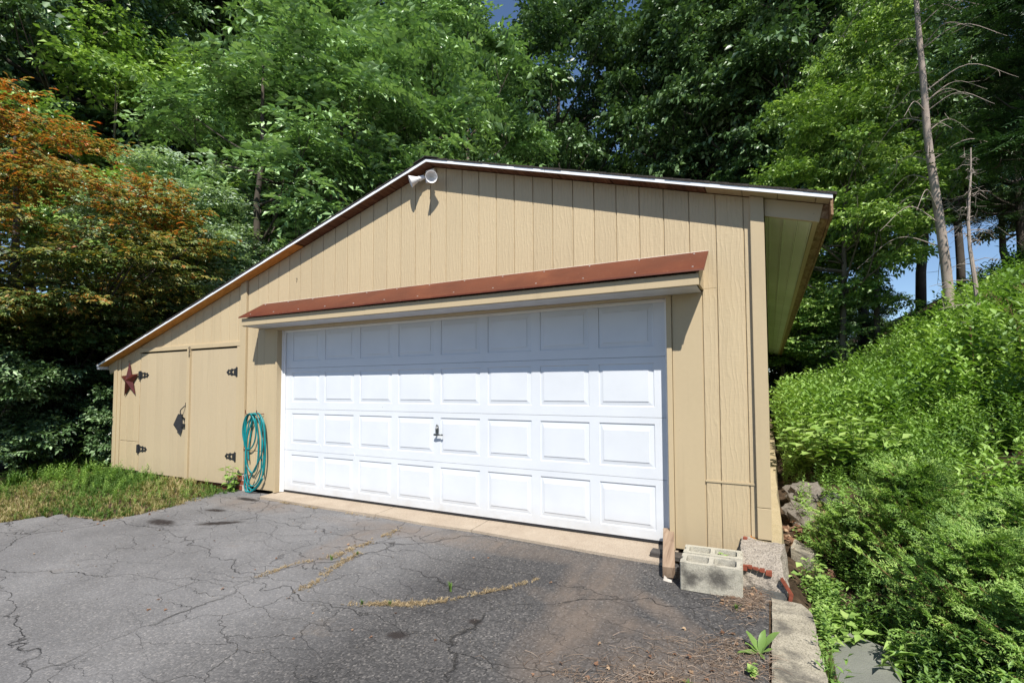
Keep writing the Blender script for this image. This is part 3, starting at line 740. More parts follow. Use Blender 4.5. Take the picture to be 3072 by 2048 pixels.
# ------------------------------------------------------------------ loose things at the right corner
def rough(name, V0, F0, mat, parent, sub=3, amp=.012, sc=9, loc=None, **k):
    o = mk(name, V0, F0, mat, parent)
    m = o.modifiers.new('s', 'SUBSURF'); m.subdivision_type = 'SIMPLE'; m.levels = m.render_levels = sub
    tx = bpy.data.textures.new(name+'_t', 'CLOUDS'); tx.noise_scale = 1/sc; tx.noise_depth = 3
    d = o.modifiers.new('d', 'DISPLACE'); d.texture = tx; d.strength = amp; d.texture_coords = 'GLOBAL'; d.mid_level = .5
    return tag(o, **k)
def cinder(x0, y0, z0, ang, label, mat):
    """block 0.395 x 0.195 x 0.19 with two cells and open core walls, x along the wall"""
    g = empty('cinder_block', (x0, y0, z0), label=label, cat='cinder block', group='cinder blocks at the garage corner')
    L, W, H = .395, .194, .19; t = .032
    xs_ = [0, .034, .184, .212, .362, L]; ys_ = [0, t, W-t, W]; V = []; F = []
    def cellpts(a, b, c, d, r=.022):
        P = []
        for cx, cy, s in ((b-r, c+r, -90), (b-r, d-r, 0), (a+r, d-r, 90), (a+r, c+r, 180)):
            for q in range(4): P.append((cx+r*cos(radians(s+q*30)), cy+r*sin(radians(s+q*30))))
        return P
    bm_ = bpy.data.meshes.new('c')
    import bmesh
    b = bmesh.new()
    def ring(P, z): return [b.verts.new((p[0], p[1], z)) for p in P]
    outer = [(0.006, 0), (L-.006, 0), (L, .006), (L, W/2-.03), (L-.012, W/2-.02), (L-.012, W/2+.02), (L, W/2+.03), (L, W-.006), (L-.006, W), (.006, W), (0, W-.006), (0, W/2+.03), (.012, W/2+.02), (.012, W/2-.02), (0, W/2-.03), (0, .006)]
    ot, ob = ring(outer, H), ring(outer, 0); n_ = len(outer); edges = []
    for i in range(n_): b.faces.new((ob[i], ob[(i+1) % n_], ot[(i+1) % n_], ot[i]))
    for a, c_ in ((.036, .182), (.213, .359)):
        P = cellpts(a, c_, .034, W-.034); P2 = [((p[0]-(a+c_)/2)*.9+(a+c_)/2, (p[1]-W/2)*.88+W/2) for p in P]
        it, ib = ring(P, H), ring(P2, 0); m_ = len(P)
        for i in range(m_): b.faces.new((it[i], it[(i+1) % m_], ib[(i+1) % m_], ib[i]))
        for R_ in (it, ib):
            pass
        edges += [(it, ib)]
    for idx, oo in ((0, ot), (1, ob)):
        es = []
        for R_ in [oo]+[e[idx] for e in edges]:
            for i in range(len(R_)):
                e = b.edges.get((R_[i], R_[(i+1) % len(R_)])) or b.edges.new((R_[i], R_[(i+1) % len(R_)])); es.append(e)
        bmesh.ops.triangle_fill(b, use_beauty=True, edges=es)
    bmesh.ops.recalc_face_normals(b, faces=b.faces)
    b.to_mesh(bm_); b.free(); bm_.materials.append(mat)
    o = bpy.data.objects.new('block_body', bm_); C.objects.link(o); o.parent = g; g.rotation_euler = (0, 0, ang)
    return g
zb_ = za(-.7)+.001
c1 = cinder(5.095, -.775, zb_, .045, 'front cinder block with sooty black stain on its face', m_blocksoot); c1.rotation_euler[0] = radians(1.2)
c2 = cinder(5.088, -.572, zb_+.006, .055, 'rear cinder block set between sooty block and garage wall', m_block)
# dark board lying flat and the propped timber offcut resting on it
MB().prism([(4.79, -.034), (5.075, -.042), (5.075, -.005), (4.79, .004)], -.31, -.19, .004).obj('dark_board', m_darkwood, label='dark weathered board end lying on the concrete apron', cat='board')
wb = MB(); P0 = np.array([4.995, -.64, za(-.64)+.052]); P1 = np.array([4.895, -.06, .105])
dx = (P1-P0)/np.linalg.norm(P1-P0); sd2 = np.cross(dx, (0, 0, 1)); sd2 /= np.linalg.norm(sd2); up2 = np.cross(sd2, dx)
V = [P+s*sd2*.044+u*up2*.044 for P in (P0, P1) for s, u in ((-1, -1), (1, -1), (1, 1), (-1, 1))]
wb.add(V, [(0,1,2,3),(7,6,5,4),(0,4,5,1),(1,5,6,2),(2,6,7,3),(3,7,4,0)])
o = wb.obj('timber_offcut', m_greywood, label='short brown timber offcut leaning against the garage door casing', cat='timber'); mm = o.modifiers.new('b', 'BEVEL'); mm.width = .004; mm.segments = 2
MB().add([(4.960, -.672, za(-.68)+.004), (5.0, -.690, za(-.68)+.003), (5.025, -.688, za(-.68)+.004), (5.018, -.672, za(-.68)+.016), (4.99, -.664, za(-.66)+.018), (4.968, -.660, za(-.66)+.036)], [(0,1,4,5),(1,2,3,4)]).obj('paper_scrap', m_mortar, label='torn white paper scrap at the timber end', cat='paper')
# broken rubble pier with brick shards
pr_ = empty('rubble_pier', (5.6, -.3, -.1), label='broken concrete and rubble pier under the right garage corner', cat='pier')
V = [(5.47, -.54, -.13), (5.76, -.60, -.20), (5.79, -.02, -.25), (5.46, -.10, -.13), (5.475, -.50, .06), (5.735, -.52, .03), (5.75, -.125, .15), (5.455, -.115, .165), (5.46, -.30, .15), (5.72, -.33, .12)]
rough('rubble', V, [(0,3,2,1), (4,5,9,8), (8,9,6,7), (0,1,5,4), (1,2,6,9,5), (2,3,7,6), (3,0,4,8,7)], m_pier, pr_, 4, .045, 14)
rough('slate_stone', [(5.50, -.60, -.15), (5.74, -.64, -.16), (5.76, -.5, -.16), (5.5, -.48, -.15), (5.51, -.575, -.07), (5.735, -.60, -.055), (5.74, -.5, -.05), (5.5, -.5, -.05)], [(0,3,2,1),(4,5,6,7),(0,1,5,4),(1,2,6,5),(2,3,7,6),(3,0,4,7)], m_slate, pr_, 4, .03, 12)
for k, (x, y, z, w_, h_) in enumerate([(5.478, -.545, .062, .030, .030), (5.512, -.548, .070, .030, .014), (5.547, -.550, .068, .032, .012), (5.583, -.552, .062, .034, .016), (5.623, -.552, .050, .042, .026)]):
    sb = MB().box((x, y+.010, z-h_/2.2), (x+w_*.97, y+.05, z+h_/2.2)); sb.V = [(a+RS.uniform(-.004, .004), b, c+RS.uniform(-.006, .005)) for a, b, c in sb.V]; sb.obj('brick_shard', m_brick, pr_)
MB().prism([(5.71, .035), (5.725, .045), (5.785, -.055), (5.775, -.10), (5.755, -.10), (5.76, -.05)], -.585, -.55).obj('brick_shard', m_brick, pr_)
MB().prism([(5.468, .150), (5.492, .155), (5.50, .17), (5.47, .172)], -.17, -.12).obj('brick_shard', m_brick, pr_)
# kerb wall running toward the camera, its top split by a crack near the far end
V = []; F = []; N = 30
for i in range(N):
    y = -.60-i*.16; j1, j2, j3 = RS.uniform(-.0025, .0025, 3)
    wd = .222-.05*(i == 0)
    V += [(5.655+j1, y, -.055+.003*sin(i)+za(y)*.45), (5.655+wd+j2+.006*i**.5, y, -.060+j3+za(y)*.45), (5.655+wd+.02, y, -.7), (5.655+j1, y, -.7)]
for i in range(N-1):
    for q in range(4): F.append((4*i+q, 4*i+(q+1) % 4, 4*i+4+(q+1) % 4, 4*i+4+q))
F.append((3, 2, 1, 0))
kw = mk('kerb_wall', V, F, m_kerb); tag(kw, 'low weathered concrete kerb wall edging the driveway on its right', 'kerb wall')
m = kw.modifiers.new('s', 'SUBSURF'); m.subdivision_type = 'SIMPLE'; m.levels = m.render_levels = 3
tx = bpy.data.textures.new('kt', 'CLOUDS'); tx.noise_scale = .11; tx.noise_depth = 4
d = kw.modifiers.new('d', 'DISPLACE'); d.texture = tx; d.strength = .022; d.texture_coords = 'GLOBAL'
rough('flagstone', [(5.89, -1.25, -.33), (6.27, -1.05, -.33), (6.30, -.62, -.33), (6.10, -.48, -.33), (5.90, -.62, -.33)]+[(5.89, -1.25, -.27), (6.27, -1.05, -.27), (6.30, -.62, -.27), (6.10, -.48, -.27), (5.90, -.62, -.27)],
      [(4,3,2,1,0), (5,6,7,8,9), (0,1,6,5), (1,2,7,6), (2,3,8,7), (3,4,9,8), (4,0,5,9)], m_flag, None, 3, .008, 8, label='flat grey flagstone lying below the kerb wall', cat='flagstone')
rough('concrete_chunk', [(5.80, .30, -.12), (5.93, .22, -.14), (6.0, .46, -.14), (5.84, .60, -.12), (5.80, .30, .01), (5.945, .235, -.03), (5.98, .46, -.03), (5.84, .58, .01)],
      [(0,3,2,1),(4,5,6,7),(0,1,5,4),(1,2,6,5),(2,3,7,6),(3,0,4,7)], m_kerb, None, 3, .02, 10, label='loose pale concrete chunk among the weeds by the pier', cat='concrete')
import bmesh
def boulder(loc, sc, rot, mat, label, name='rock'):
    me = bpy.data.meshes.new(name); b = bmesh.new(); bmesh.ops.create_icosphere(b, subdivisions=4, radius=1)
    for v in b.verts:
        p = v.co.copy(); q = Vector((round(p.x*1.6)/1.6, round(p.y*1.6)/1.6, round(p.z*1.6)/1.6)); v.co = p*.65+q*.35
        from mathutils import noise as mn
        v.co *= 1+.22*mn.fractal((p+Vector(loc))*1.7, 1, 2, 4)
    b.to_mesh(me); b.free(); me.materials.append(mat)
    o = bpy.data.objects.new(name, me); C.objects.link(o); o.location = loc; o.scale = sc; o.rotation_euler = rot
    return tag(o, label, 'rock', 'rocks beside the garage foundation')
boulder((6.02, 1.45, -.02), (.24, .5, .11), (.1, .35, .2), m_rock, 'flat pale rock slab sloping beside the garage foundation')
boulder((6.08, 2.35, .06), (.26, .45, .12), (0, .3, -.2), m_rock, 'second rock slab further back along the garage foundation')
boulder((6.28, 1.9, .10), (.14, .2, .08), (.2, .1, .6), m_slate, 'small dark rock in the weeds above the pale slab')

# ------------------------------------------------------------------ leaves: templates and fast placing
def norm(v): return v/(np.linalg.norm(v, axis=-1, keepdims=True)+1e-9)
def frames(d, nrm):
    d = norm(d); s = norm(np.cross(d, nrm)); n = np.cross(s, d); return np.stack([s, d, n], 1)      # rows: side, along, normal
def place(T, pos, fr, sc):
    """T (k,3) template in (side, along, normal); returns (n*k,3)"""
    T = np.asarray(T, float)
    if T.ndim == 2: V = np.einsum('kj,njm->nkm', T, fr)
    return (V*np.asarray(sc).reshape(-1, 1, 1)+pos[:, None, :]).reshape(-1, 3)
def faces_rep(F, k, n): return (np.asarray(F)[None]+(np.arange(n)*k)[:, None, None]).reshape(-1, np.asarray(F).shape[1])
def leaf(l=1., w=.4, fold=.12, droop=.1):
    """one leaf, two quads-as-triangles pair: base, left, tip, right"""
    return [(0, 0, 0), (-w/2, l*.42, fold*w), (0, l, -droop*l), (w/2, l*.42, fold*w)], [(0, 2, 1, 1), (0, 3, 2, 2)]
LV = np.array([(0, 0, 0), (-.5, .42, .10), (0, 1, -.10), (.5, .42, .10)]); LF = np.array([(0, 3, 2), (0, 2, 1)])
class Tmpl:
    def __init__(s): s.V = []; s.F = []
    def leaf(s, p, d, n, l, w):
        fr = frames(np.array([d], float), np.array([n], float))[0]; k = len(s.V)
        for a in LV: s.V.append(np.array(p)+fr[0]*a[0]*w+fr[1]*a[1]*l+fr[2]*a[2]*l)
        s.F += [tuple(i+k for i in f) for f in LF]
    def arr(s): return np.array(s.V), np.array(s.F)
def pinnate(n=7, l=.20, w=.06, droop=.35, seed=0):
    t = Tmpl(); r = np.random.RandomState(seed)
    for i in range(n):
        y = .15+.80*i/(n-1); z = -droop*y*y
        for sgn in (-1, 1):
            ll = l*(.75+.5*sin(pi*(i+1)/(n+1))); t.leaf((0, y, z), (sgn, .42+r.normal(0, .22), -.22+r.normal(0, .25)), (r.normal(0, .45), .1+r.normal(0, .3), 1), ll*r.uniform(.8, 1.15), w*1.9)
    t.leaf((0, .95, -droop*.9), (0, 1, -.4), (0, .2, 1), l, w*1.9)
    return t.arr()
def spray(n=9, l=.30, w=.17, seed=0, flat=.25):
    r = np.random.RandomState(seed); t = Tmpl()
    for i in range(n):
        y = .1+.85*i/(n-1); sg = -1 if i % 2 else 1
        t.leaf((sg*.03, y, -.1*y*y), (sg*(.9-.5*y)+r.normal(0, .2), .5+r.normal(0, .2), r.normal(-.15, flat)), (r.normal(0, .4), r.normal(0, .4), 1), l*r.uniform(.7, 1.2), w*r.uniform(.8, 1.2))
    return t.arr()
def palmate(l=.55):
    t = Tmpl()
    for a in (-75, -38, 0, 38, 75): t.leaf((0, .1, 0), (sin(radians(a)), cos(radians(a)), -.1), (0, 0, 1), l*(1-.25*abs(a)/75), .17)
    return t.arr()
def maplespray(seed=0):
    r = np.random.RandomState(seed); PV, PF = palmate(.5); V = []; F = []
    for i in range(5):
        y = .1+.8*i/4; sg = -1 if i % 2 else 1; d = np.array([sg*(1-.6*y), .6, r.normal(-.15, .15)])
        fr = frames(d[None], np.array([[r.normal(0, .25), r.normal(0, .25), 1.]]))[0]
        k = sum(len(v) for v in V); V.append((PV*.38)@fr+np.array([0, y, 0])); F.append(PF+k)
    return np.vstack(V), np.vstack(F)
def needlefan(n=12, l=.16, w=.022, seed=0):
    r = np.random.RandomState(seed); t = Tmpl()
    for i in range(n):
        y = .05+.9*i/(n-1)
        for sg in (-1, 1): t.leaf((0, y, -.12*y*y), (sg, .8, r.normal(-.05, .15)), (0, 0, 1), l*(1.25-.7*y), w)
    return t.arr()
def cedarfan(seed=0):
    r = np.random.RandomState(seed); t = Tmpl(); n = 6
    for i in range(n):
        y = .06+.86*i/(n-1)+r.normal(0, .02)
        for sg in (-1, 1):
            ll = .46*(1.1-.8*y)*r.uniform(.7, 1.25); d = np.array([sg*.75, .6+r.normal(0, .25), r.normal(-.05, .22)]); p0 = (0, y+r.normal(0, .03), -.14*y*y)
            t.leaf(p0, d, (r.normal(0, .4), 0, 1), ll, .06)
            for q in (.45, .78):
                p = np.array(p0)+norm(d)*ll*q
                t.leaf(p, (sg*.2, 1, r.normal(0, .25)), (r.normal(0, .4), 0, 1), ll*.42, .048)
            t.leaf(np.array(p0)+norm(d)*ll*.55, (sg, 0, r.normal(0, .2)), (0, 0, 1), ll*.34, .042)
    t.leaf((0, 0, 0), (0, 1, -.1), (0, 0, 1), 1.0, .035)
    return t.arr()
TP = dict(pin=[pinnate(6, .25, .062, .4, 1), pinnate(7, .23, .055, .6, 2), pinnate(5, .28, .07, .25, 3), pinnate(6, .26, .06, .5, 4), pinnate(5, .27, .075, .7, 5)],
          spr=[spray(9, .30, .19, i) for i in range(4)], spf=[spray(11, .26, .13, 10+i, .4) for i in range(3)],
          map=[maplespray(i) for i in range(3)], ndl=[needlefan(10, .20, .04, i) for i in range(3)], ced=[cedarfan(i) for i in range(5)])
SUNV = np.array(SUN)
def scatter(temps, pos, d, nrm, sc, tint, rs):
    """place templates; tint jitters per instance"""
    Vs, Fs, Ts = [], [], []; off = 0
    nrm = norm(nrm)+.7*SUNV; ch = rs.randint(0, len(temps), len(pos)); fr = frames(d, nrm)
    for i, (TV, TF) in enumerate(temps):
        m = ch == i
        if not m.any(): continue
        n = m.sum(); V = place(TV, pos[m], fr[m], sc[m]); F = faces_rep(TF, len(TV), n)+off
        nl = len(TV)//4; tt = np.repeat(tint[m], len(TV)) + np.repeat(rs.normal(0, .16, n*nl), 4)
        Vs.append(V); Fs.append(F); Ts.append(tt); off += len(V)
    return np.vstack(Vs), np.vstack(Fs), np.clip(np.concatenate(Ts), 0, 1)
def rdir(rs, n): return norm(rs.normal(size=(n, 3)))

# ------------------------------------------------------------------ trees
def make_tree(name, H, R, cz0, kind, leafm, barkm, seed, nblob=46, ntip=17, per=5, size=.55, trunk_r=.16, lean=(0, 0), layered=False, limbs=16, shape='oval', fork=False, tint0=.45, parent_kw=None):
    """Thing: Empty > trunk, crown. Crown between heights cz0 and H, radius R."""
    rs = np.random.RandomState(seed); root = empty(name, (0, 0, 0))
    cc = np.array([lean[0]*.6, lean[1]*.6, (cz0+H)/2]); rz = (H-cz0)/2
    # blob centres fill the crown, denser at its surface
    bl = rdir(rs, nblob)*(rs.uniform(.35, 1, (nblob, 1))**.45); bl[:, 2] = np.sign(bl[:, 2])*np.abs(bl[:, 2])**.9
    if shape == 'cone':
        h = rs.uniform(0, 1, nblob); ang = rs.uniform(0, 2*pi, nblob); rad = (1-h)**.8*rs.uniform(.3, 1, nblob)
        bl = np.stack([rad*np.cos(ang), rad*np.sin(ang), h*2-1], 1)
    prof = 1.0
    B = cc+bl*np.array([R, R, rz])*.84
    br = R*rs.uniform(.15, .30, nblob)
    pos, dr, nr, ti = [], [], [], []
    for c_, r0 in zip(B, br):
        u = rdir(rs, ntip); u[:, 2] = np.abs(u[:, 2])*.8-.1
        if layered: u[:, 2] *= .28
        p = c_+u*np.array([r0, r0, r0*(.8 if not layered else 1)])*rs.uniform(.55, 1.0, (ntip, 1))
        out = norm(p-cc)
        for q in range(per):
            a = rs.uniform(0, 2*pi, ntip)
            side = np.stack([np.cos(a), np.sin(a), rs.normal(.05, .25, ntip)], 1)
            d = norm(side+.55*u+.25*out); n_ = norm(np.stack([rs.normal(0, .35, ntip), rs.normal(0, .35, ntip), np.ones(ntip)], 1)+.55*u+.2*out)
            pos.append(p+rs.normal(0, .05*size, (ntip, 3))); dr.append(d); nr.append(n_)
            ti.append(np.full(ntip, tint0)+rs.normal(0, .12)+rs.normal(0, .08, ntip))
    pos, dr, nr, ti = np.vstack(pos), np.vstack(dr), np.vstack(nr), np.concatenate(ti)
    V, F, T = scatter(TP[kind], pos, dr, nr, size*rs.uniform(.65, 1.25, len(pos)), ti, rs)
    # trunk and limbs
    mb = MB(); top = np.array([lean[0], lean[1], H*.86]); n = 9
    P = np.array([top*t for t in np.linspace(0, 1, n)]); P[1:, :2] += np.cumsum(rs.normal(0, .05*R/3, (n-1, 2)), 0); P[0, 2] = -.3
    mb.tube(P, list(trunk_r*(1-.82*np.linspace(0, 1, n)**1.1)), 9)
    order = np.argsort(-np.linalg.norm(bl[:, :2], axis=1))[:limbs]
    for i in order:
        e = B[i]; t = np.clip((e[2]-R*.45)/top[2], .22, .93); s0 = np.array([np.interp(t, np.linspace(0, 1, n), P[:, k]) for k in range(3)])
        mid = s0*.45+e*.55+np.array([0, 0, -.08*R])+rs.normal(0, .05*R, 3); r0 = trunk_r*(1-.75*t)*.5
        q = cr([s0, mid, e], 5); mb.tube(q, list(np.linspace(r0, r0*.22, len(q))), 6)
        for _ in range(2):
            e2 = e+rdir(rs, 1)[0]*R*.22; k = rs.randint(5, 9); mb.tube([q[k], (q[k]+e2)/2+rs.normal(0, .03*R, 3), e2], [r0*.4, r0*.25, r0*.1], 5)
    mk('trunk', mb.V, mb.F, barkm, root, smooth=True, loc=(0, 0, 0))
    mk('crown', V, F, leafm, root, tint=T, loc=(0, 0, 0))
    return root
def copy_thing(src, loc, rz=0, sc=1, label=None, cat=None, group=None, mats=None):
    r = src.copy(); C.objects.link(r); r.location = loc; r.rotation_euler = (0, 0, rz); r.scale = (sc, sc, sc) if np.isscalar(sc) else sc
    for ch in list(src.children):
        c = ch.copy(); C.objects.link(c); c.parent = r
        if mats and c.name.split('.')[0] in mats:
            c.material_slots[0].link = 'OBJECT'; c.material_slots[0].material = mats[c.name.split('.')[0]]
    return tag(r, label, cat, group)
CX, CY = 5.6747, -4.3949
def at(px, dist):
    """bearing (in the photograph's 2352-wide scale) and distance from the camera -> ground position"""
    th = math.atan((px-1176)/1131.)-radians(27.508); x = CX+dist*sin(th); y = CY+dist*cos(th)
    return (x, y, float(gz(x, y))-.05)
GB = 'trees behind the garage'
used = {}
def plant(proto, px, dist, rz, sc, label, group=GB, dz=0, cat='tree', mats=None):
    p = at(px, dist); p = (p[0], p[1], p[2]+dz)
    if proto.name not in used:
        used[proto.name] = 1; o = proto; o.location = p; o.rotation_euler = (0, 0, rz); o.scale = (sc, sc, sc) if np.isscalar(sc) else sc
        tag(o, label, cat, group)
        if mats:
            for c in o.children:
                if c.name.split('.')[0] in mats: c.material_slots[0].link = 'OBJECT'; c.material_slots[0].material = mats[c.name.split('.')[0]]
        return o
    return copy_thing(proto, p, rz, sc, label, cat, group, mats)
ailA = make_tree('ailanthus_tree', 12.5, 3.2, 2.0, 'pin', m_ail, m_barkdark, 1, nblob=34, ntip=7, per=6, size=.86, tint0=.5)
ailB = make_tree('ailanthus_tree', 13.5, 3.0, 3.2, 'pin', m_ail, m_bark, 2, nblob=33, ntip=7, per=6, size=.90, tint0=.45)
oakA = make_tree('broadleaf_tree', 20, 5.0, 3.5, 'spr', m_broad, m_barkdark, 3, nblob=66, ntip=17, per=4, size=.90, trunk_r=.28, limbs=22)
oakB = make_tree('broadleaf_tree', 19, 4.6, 4.5, 'spr', m_broad, m_barkdark, 4, nblob=58, ntip=17, per=4, size=.90, trunk_r=.25, limbs=20)
mapA = make_tree('broadleaf_tree', 12, 3.6, 1.0, 'spr', m_bright, m_bark, 5, nblob=70, ntip=16, per=4, size=.52, trunk_r=.13, limbs=16)
pale = make_tree('pale_leaved_tree', 9.5, 2.0, .8, 'spf', m_pale, m_bark, 6, nblob=60, ntip=18, per=4, size=.42, trunk_r=.10, limbs=12)
hem = make_tree('hemlock_tree', 17, 3.6, 1.5, 'ndl', m_conifer, m_barkdark, 8, nblob=75, ntip=16, per=3, size=1.0, trunk_r=.22, limbs=26, layered=True, shape='cone')
# left and centre: sunlit pinnate-leaved trees along the lean-to side
plant(ailA, 590, 15.5, .3, 1.0, 'bright feathery-leaved tree directly behind the orange maple')
plant(ailB, 770, 17, 1.5, 1.02, 'bright feathery-leaved tree left of the garage ridge')
plant(ailA, 930, 19.5, 3.6, (1.12, 1.12, 1.43), 'tall feathery-leaved tree rising just left of the floodlight')
plant(ailB, 1075, 22.5, 5.0, (1.22, 1.22, 1.56), 'feathery-leaved tree above the garage ridge')
plant(ailA, 1175, 26, 2.2, (1.12, 1.12, 1.43), 'feathery-leaved tree right of the garage ridge, lit on top')
plant(ailB, 700, 23.5, 4.2, (1.25, 1.25, 1.60), 'feathery-leaved tree standing in the second row, left of centre')
plant(ailA, 860, 27, 5.3, (1.35, 1.35, 1.73), 'tall feathery-leaved tree in the second row behind the ridge')
plant(ailB, 480, 20.5, 2.6, .95, 'feathery-leaved tree between the maple top and the pale tree')
plant(pale, 400, 14.6, .5, (1.05, 1.05, .82), 'pale silvery green tree rising behind the orange maple')
plant(pale, 610, 13.3, 2.4, (.8, .8, .42), 'low pale silvery shrub-like tree behind the lean-to roof')
plant(mapA, 330, 22, 1.1, 1.25, 'yellow-green broadleaf tree at the upper left')
plant(oakA, 95, 24, .4, (.92, .92, 1.20), 'dark broadleaf tree at the upper left corner with sky gaps')
plant(oakB, 225, 29, 2.0, (.95, .95, 1.23), 'dark tree standing behind the yellow-green upper left tree')
# right of the ridge: dark tall wood
plant(oakA, 1300, 32, 1.9, (1.12, 1.12, 1.46), 'tall dark tree right of the ridge with forked limbs against the sky')
plant(oakB, 1590, 31, 3.3, (1.18, 1.18, 1.53), 'tall dark tree above the middle of the right roof slope')
plant(oakA, 1720, 29, 4.4, (1.02, 1.02, 1.33), 'dark tree above the right end of the awning')
plant(oakB, 1880, 27, .7, (1.0, 1.0, 1.30), 'dark tree above the right garage eave')
plant(oakA, 1985, 33, 5.4, .98, 'dark tree behind the leaning pale trunk')
plant(mapA, 1700, 25.5, .2, (1.0, 1.0, .95), 'mid green broadleaf tree just behind the right roof edge')
plant(mapA, 1800, 22.5, 4.9, (.85, .85, .52), 'low bright broadleaf tree leaning over the right roof corner')
plant(mapA, 1935, 21, 2.9, (.9, .9, .98), 'bright broadleaf tree right of the eave, left of the leaning trunk')
plant(mapA, 2020, 22.5, 4.1, (.8, .8, 1.22), 'tall bright broadleaf tree behind the leaning pale trunk')
plant(hem, 2540, 20, .5, .92, 'dark hemlock at the upper right edge with drooping branches')
plant(hem, 2360, 27, 2.5, .70, 'more distant hemlock left of the dark edge hemlock')
# third row closes the wood
for i, (px, dd, s, lb) in enumerate([(-60, 30, 1.0, 'dark tree beyond the left edge maple'), (60, 36, 1.1, 'distant dark tree over the maple crown'), (350, 36, 1.0, 'distant dark tree between the yellow-green and the pale tree'),
        (480, 33, 1.1, 'distant dark tree over the pale tree'), (620, 34, 1.25, 'distant dark tree behind the left feathery trees'), (760, 38, 1.3, 'distant dark tree behind the second-row feathery trees'), (900, 36, 1.3, 'distant dark tree above the ridge, left of the sky gap'),
        (1040, 38, 1.3, 'distant dark tree directly above the floodlight'), (1150, 42, .8, 'distant dark tree below the small upper sky gap'), (1270, 42, 1.0, 'distant tree behind the forked dark tree'), (1450, 44, .55, 'distant tree under the forked sky gap'),
        (1640, 42, 1.25, 'distant tree over the awning end'), (1800, 40, 1.2, 'distant tree over the eave'), (1940, 42, 1.1, 'distant tree right of the eave'), (2120, 38, 1.0, 'small distant tree low behind the leaning trunk'), (2215, 34, .80, 'distant low tree between the leaning pine and the dead conifer'), (2330, 40, .7, 'distant low tree behind the bank at the right edge')]):
    plant((oakA, oakB)[i % 2], px, dd, i*1.3, (s, s, s*(1.42 if px < 2000 else 1)), lb, 'distant trees of the wood')
# japanese maple: layered orange and green crown left of the garage
jm = make_tree('japanese_maple', 7.3, 3.5, 1.3, 'map', m_maple, m_barkdark, 12, nblob=90, ntip=18, per=4, size=.50, trunk_r=.12, layered=True, limbs=20, tint0=.5)
me = [c for c in jm.children if c.name.startswith('crown')][0].data
nV = len(me.vertices); cov = np.zeros(nV*3, np.float32); me.vertices.foreach_get('co', cov); cov = cov.reshape(-1, 3)
tt = np.zeros(nV, np.float32); me.attributes['tint'].data.foreach_get('value', tt)
me.attributes['tint'].data.foreach_set('value', np.clip(tt-.5-.02+.10*(cov[:, 2]-1.2)+.03*np.sin(cov[:, 0]*2.2), 0, 1).astype(np.float32))
p = at(20, 13.0); jm.location = (p[0], p[1], p[2]); tag(jm, 'japanese maple with orange and green layered crown left of the garage', 'tree')
p = at(215, 14.0); jm2 = copy_thing(jm, (p[0], p[1], p[2]), 2.2, (.80, .80, .70), 'lower greener half of the maple thicket beside the lean-to roof', 'tree', mats={'crown': m_maplelow})
# dark shrubs and ferny growth under the maple
shr = make_tree('shrub', 2.4, 1.3, .05, 'spf', m_broad, m_barkdark, 21, nblob=34, ntip=16, per=4, size=.30, trunk_r=.03, limbs=10)
for i, (px, dd, s, lb) in enumerate([(-40, 11.6, 1.0, 'dark green shrub at the left edge under the maple'), (70, 13.5, .9, 'dark green shrub under the middle of the maple'), (170, 12.6, .8, 'dark shrub left of the lean-to corner'), (60, 16, 1.3, 'tall dark shrub behind the maple trunk'),
        (230, 14.6, 1.2, 'dark shrub beside the lean-to wall'), (150, 18, 1.5, 'large dark shrub far behind the lean-to corner'), (330, 19, 1.5, 'large dark shrub behind the lean-to roof'), (460, 20, 1.6, 'large dark shrub behind the lower roof slope'), (560, 22, 1.7, 'large dark shrub left of the feathery tree trunks'), (-120, 15, 1.5, 'large dark shrub beyond the left picture edge'), (1792, 27, 1.6, 'dark shrub closing the gap under the far end of the eave'), (1860, 29, 1.7, 'dark shrub at the wood edge right of the eave end'), (1760, 31, 1.8, 'large dark shrub hidden mostly behind the side wall'), (1925, 33, 1.6, 'dark shrub at the wood edge above the grey-green bush'), (1990, 36, 1.5, 'distant dark shrub left of the leaning pine base')]):
    plant(shr, px, dd, i*1.1, s, lb, 'dark shrubs at the wood edge', cat='shrub')
vine = make_tree('leafy_vine', 1.7, .28, .1, 'spr', m_broad, m_barkdark, 31, nblob=14, ntip=7, per=3, size=.26, trunk_r=.012, limbs=6)
vine.location = (-4.42, .05, -.1); tag(vine, 'leafy green vine stems at the left corner of the lean-to', 'vine')

# ------------------------------------------------------------------ leaning pine with bare trunk and dead branches
pine = empty('leaning_pine', (10.30, 13.7, float(gz(10.3, 13.7))), label='tall leaning pine with a bare pale trunk and dead branches', cat='tree')
rs = np.random.RandomState(5); mb = MB()
P = cr([(10.32, 13.7, 2.2), (10.22, 13.62, 4.6), (10.02, 13.4, 6.6), (9.84, 13.22, 8.3), (9.76, 13.1, 10.0), (9.66, 12.98, 11.9), (9.6, 12.95, 14.5)], 6)
mb.tube(P, list(np.interp(np.linspace(0, 1, len(P)), [0, 1], [.14, .05])), 12); mb.obj('trunk', m_barkpine, pine, smooth=True)
db = MB()
for k in range(34):
    i = rs.randint(6, len(P)-3); a = rs.uniform(0, 2*pi); L = rs.uniform(.5, 2.3); d = np.array([cos(a), sin(a)*.8, rs.uniform(-.1, .25)])
    e = P[i]+d*L; m1 = P[i]+d*L*.5+np.array([0, 0, .18*L]); q = cr([P[i], m1, e+np.array([0, 0, -.25*L])], 5); r0 = .008+.006*L
    db.tube(q, list(np.linspace(r0, .004, len(q))), 5)
    for _ in range(4):
        j = rs.randint(3, len(q)-1); t_ = q[j]+rdir(rs, 1)[0]*np.array([.45, .45, .3])*rs.uniform(.5, 1.2); db.tube([q[j], (q[j]+t_)/2+rs.normal(0, .04, 3), t_], [.006, .005, .003], 4)
tag(db.obj('dead_twigs', m_barkpine, pine), kind='stuff')
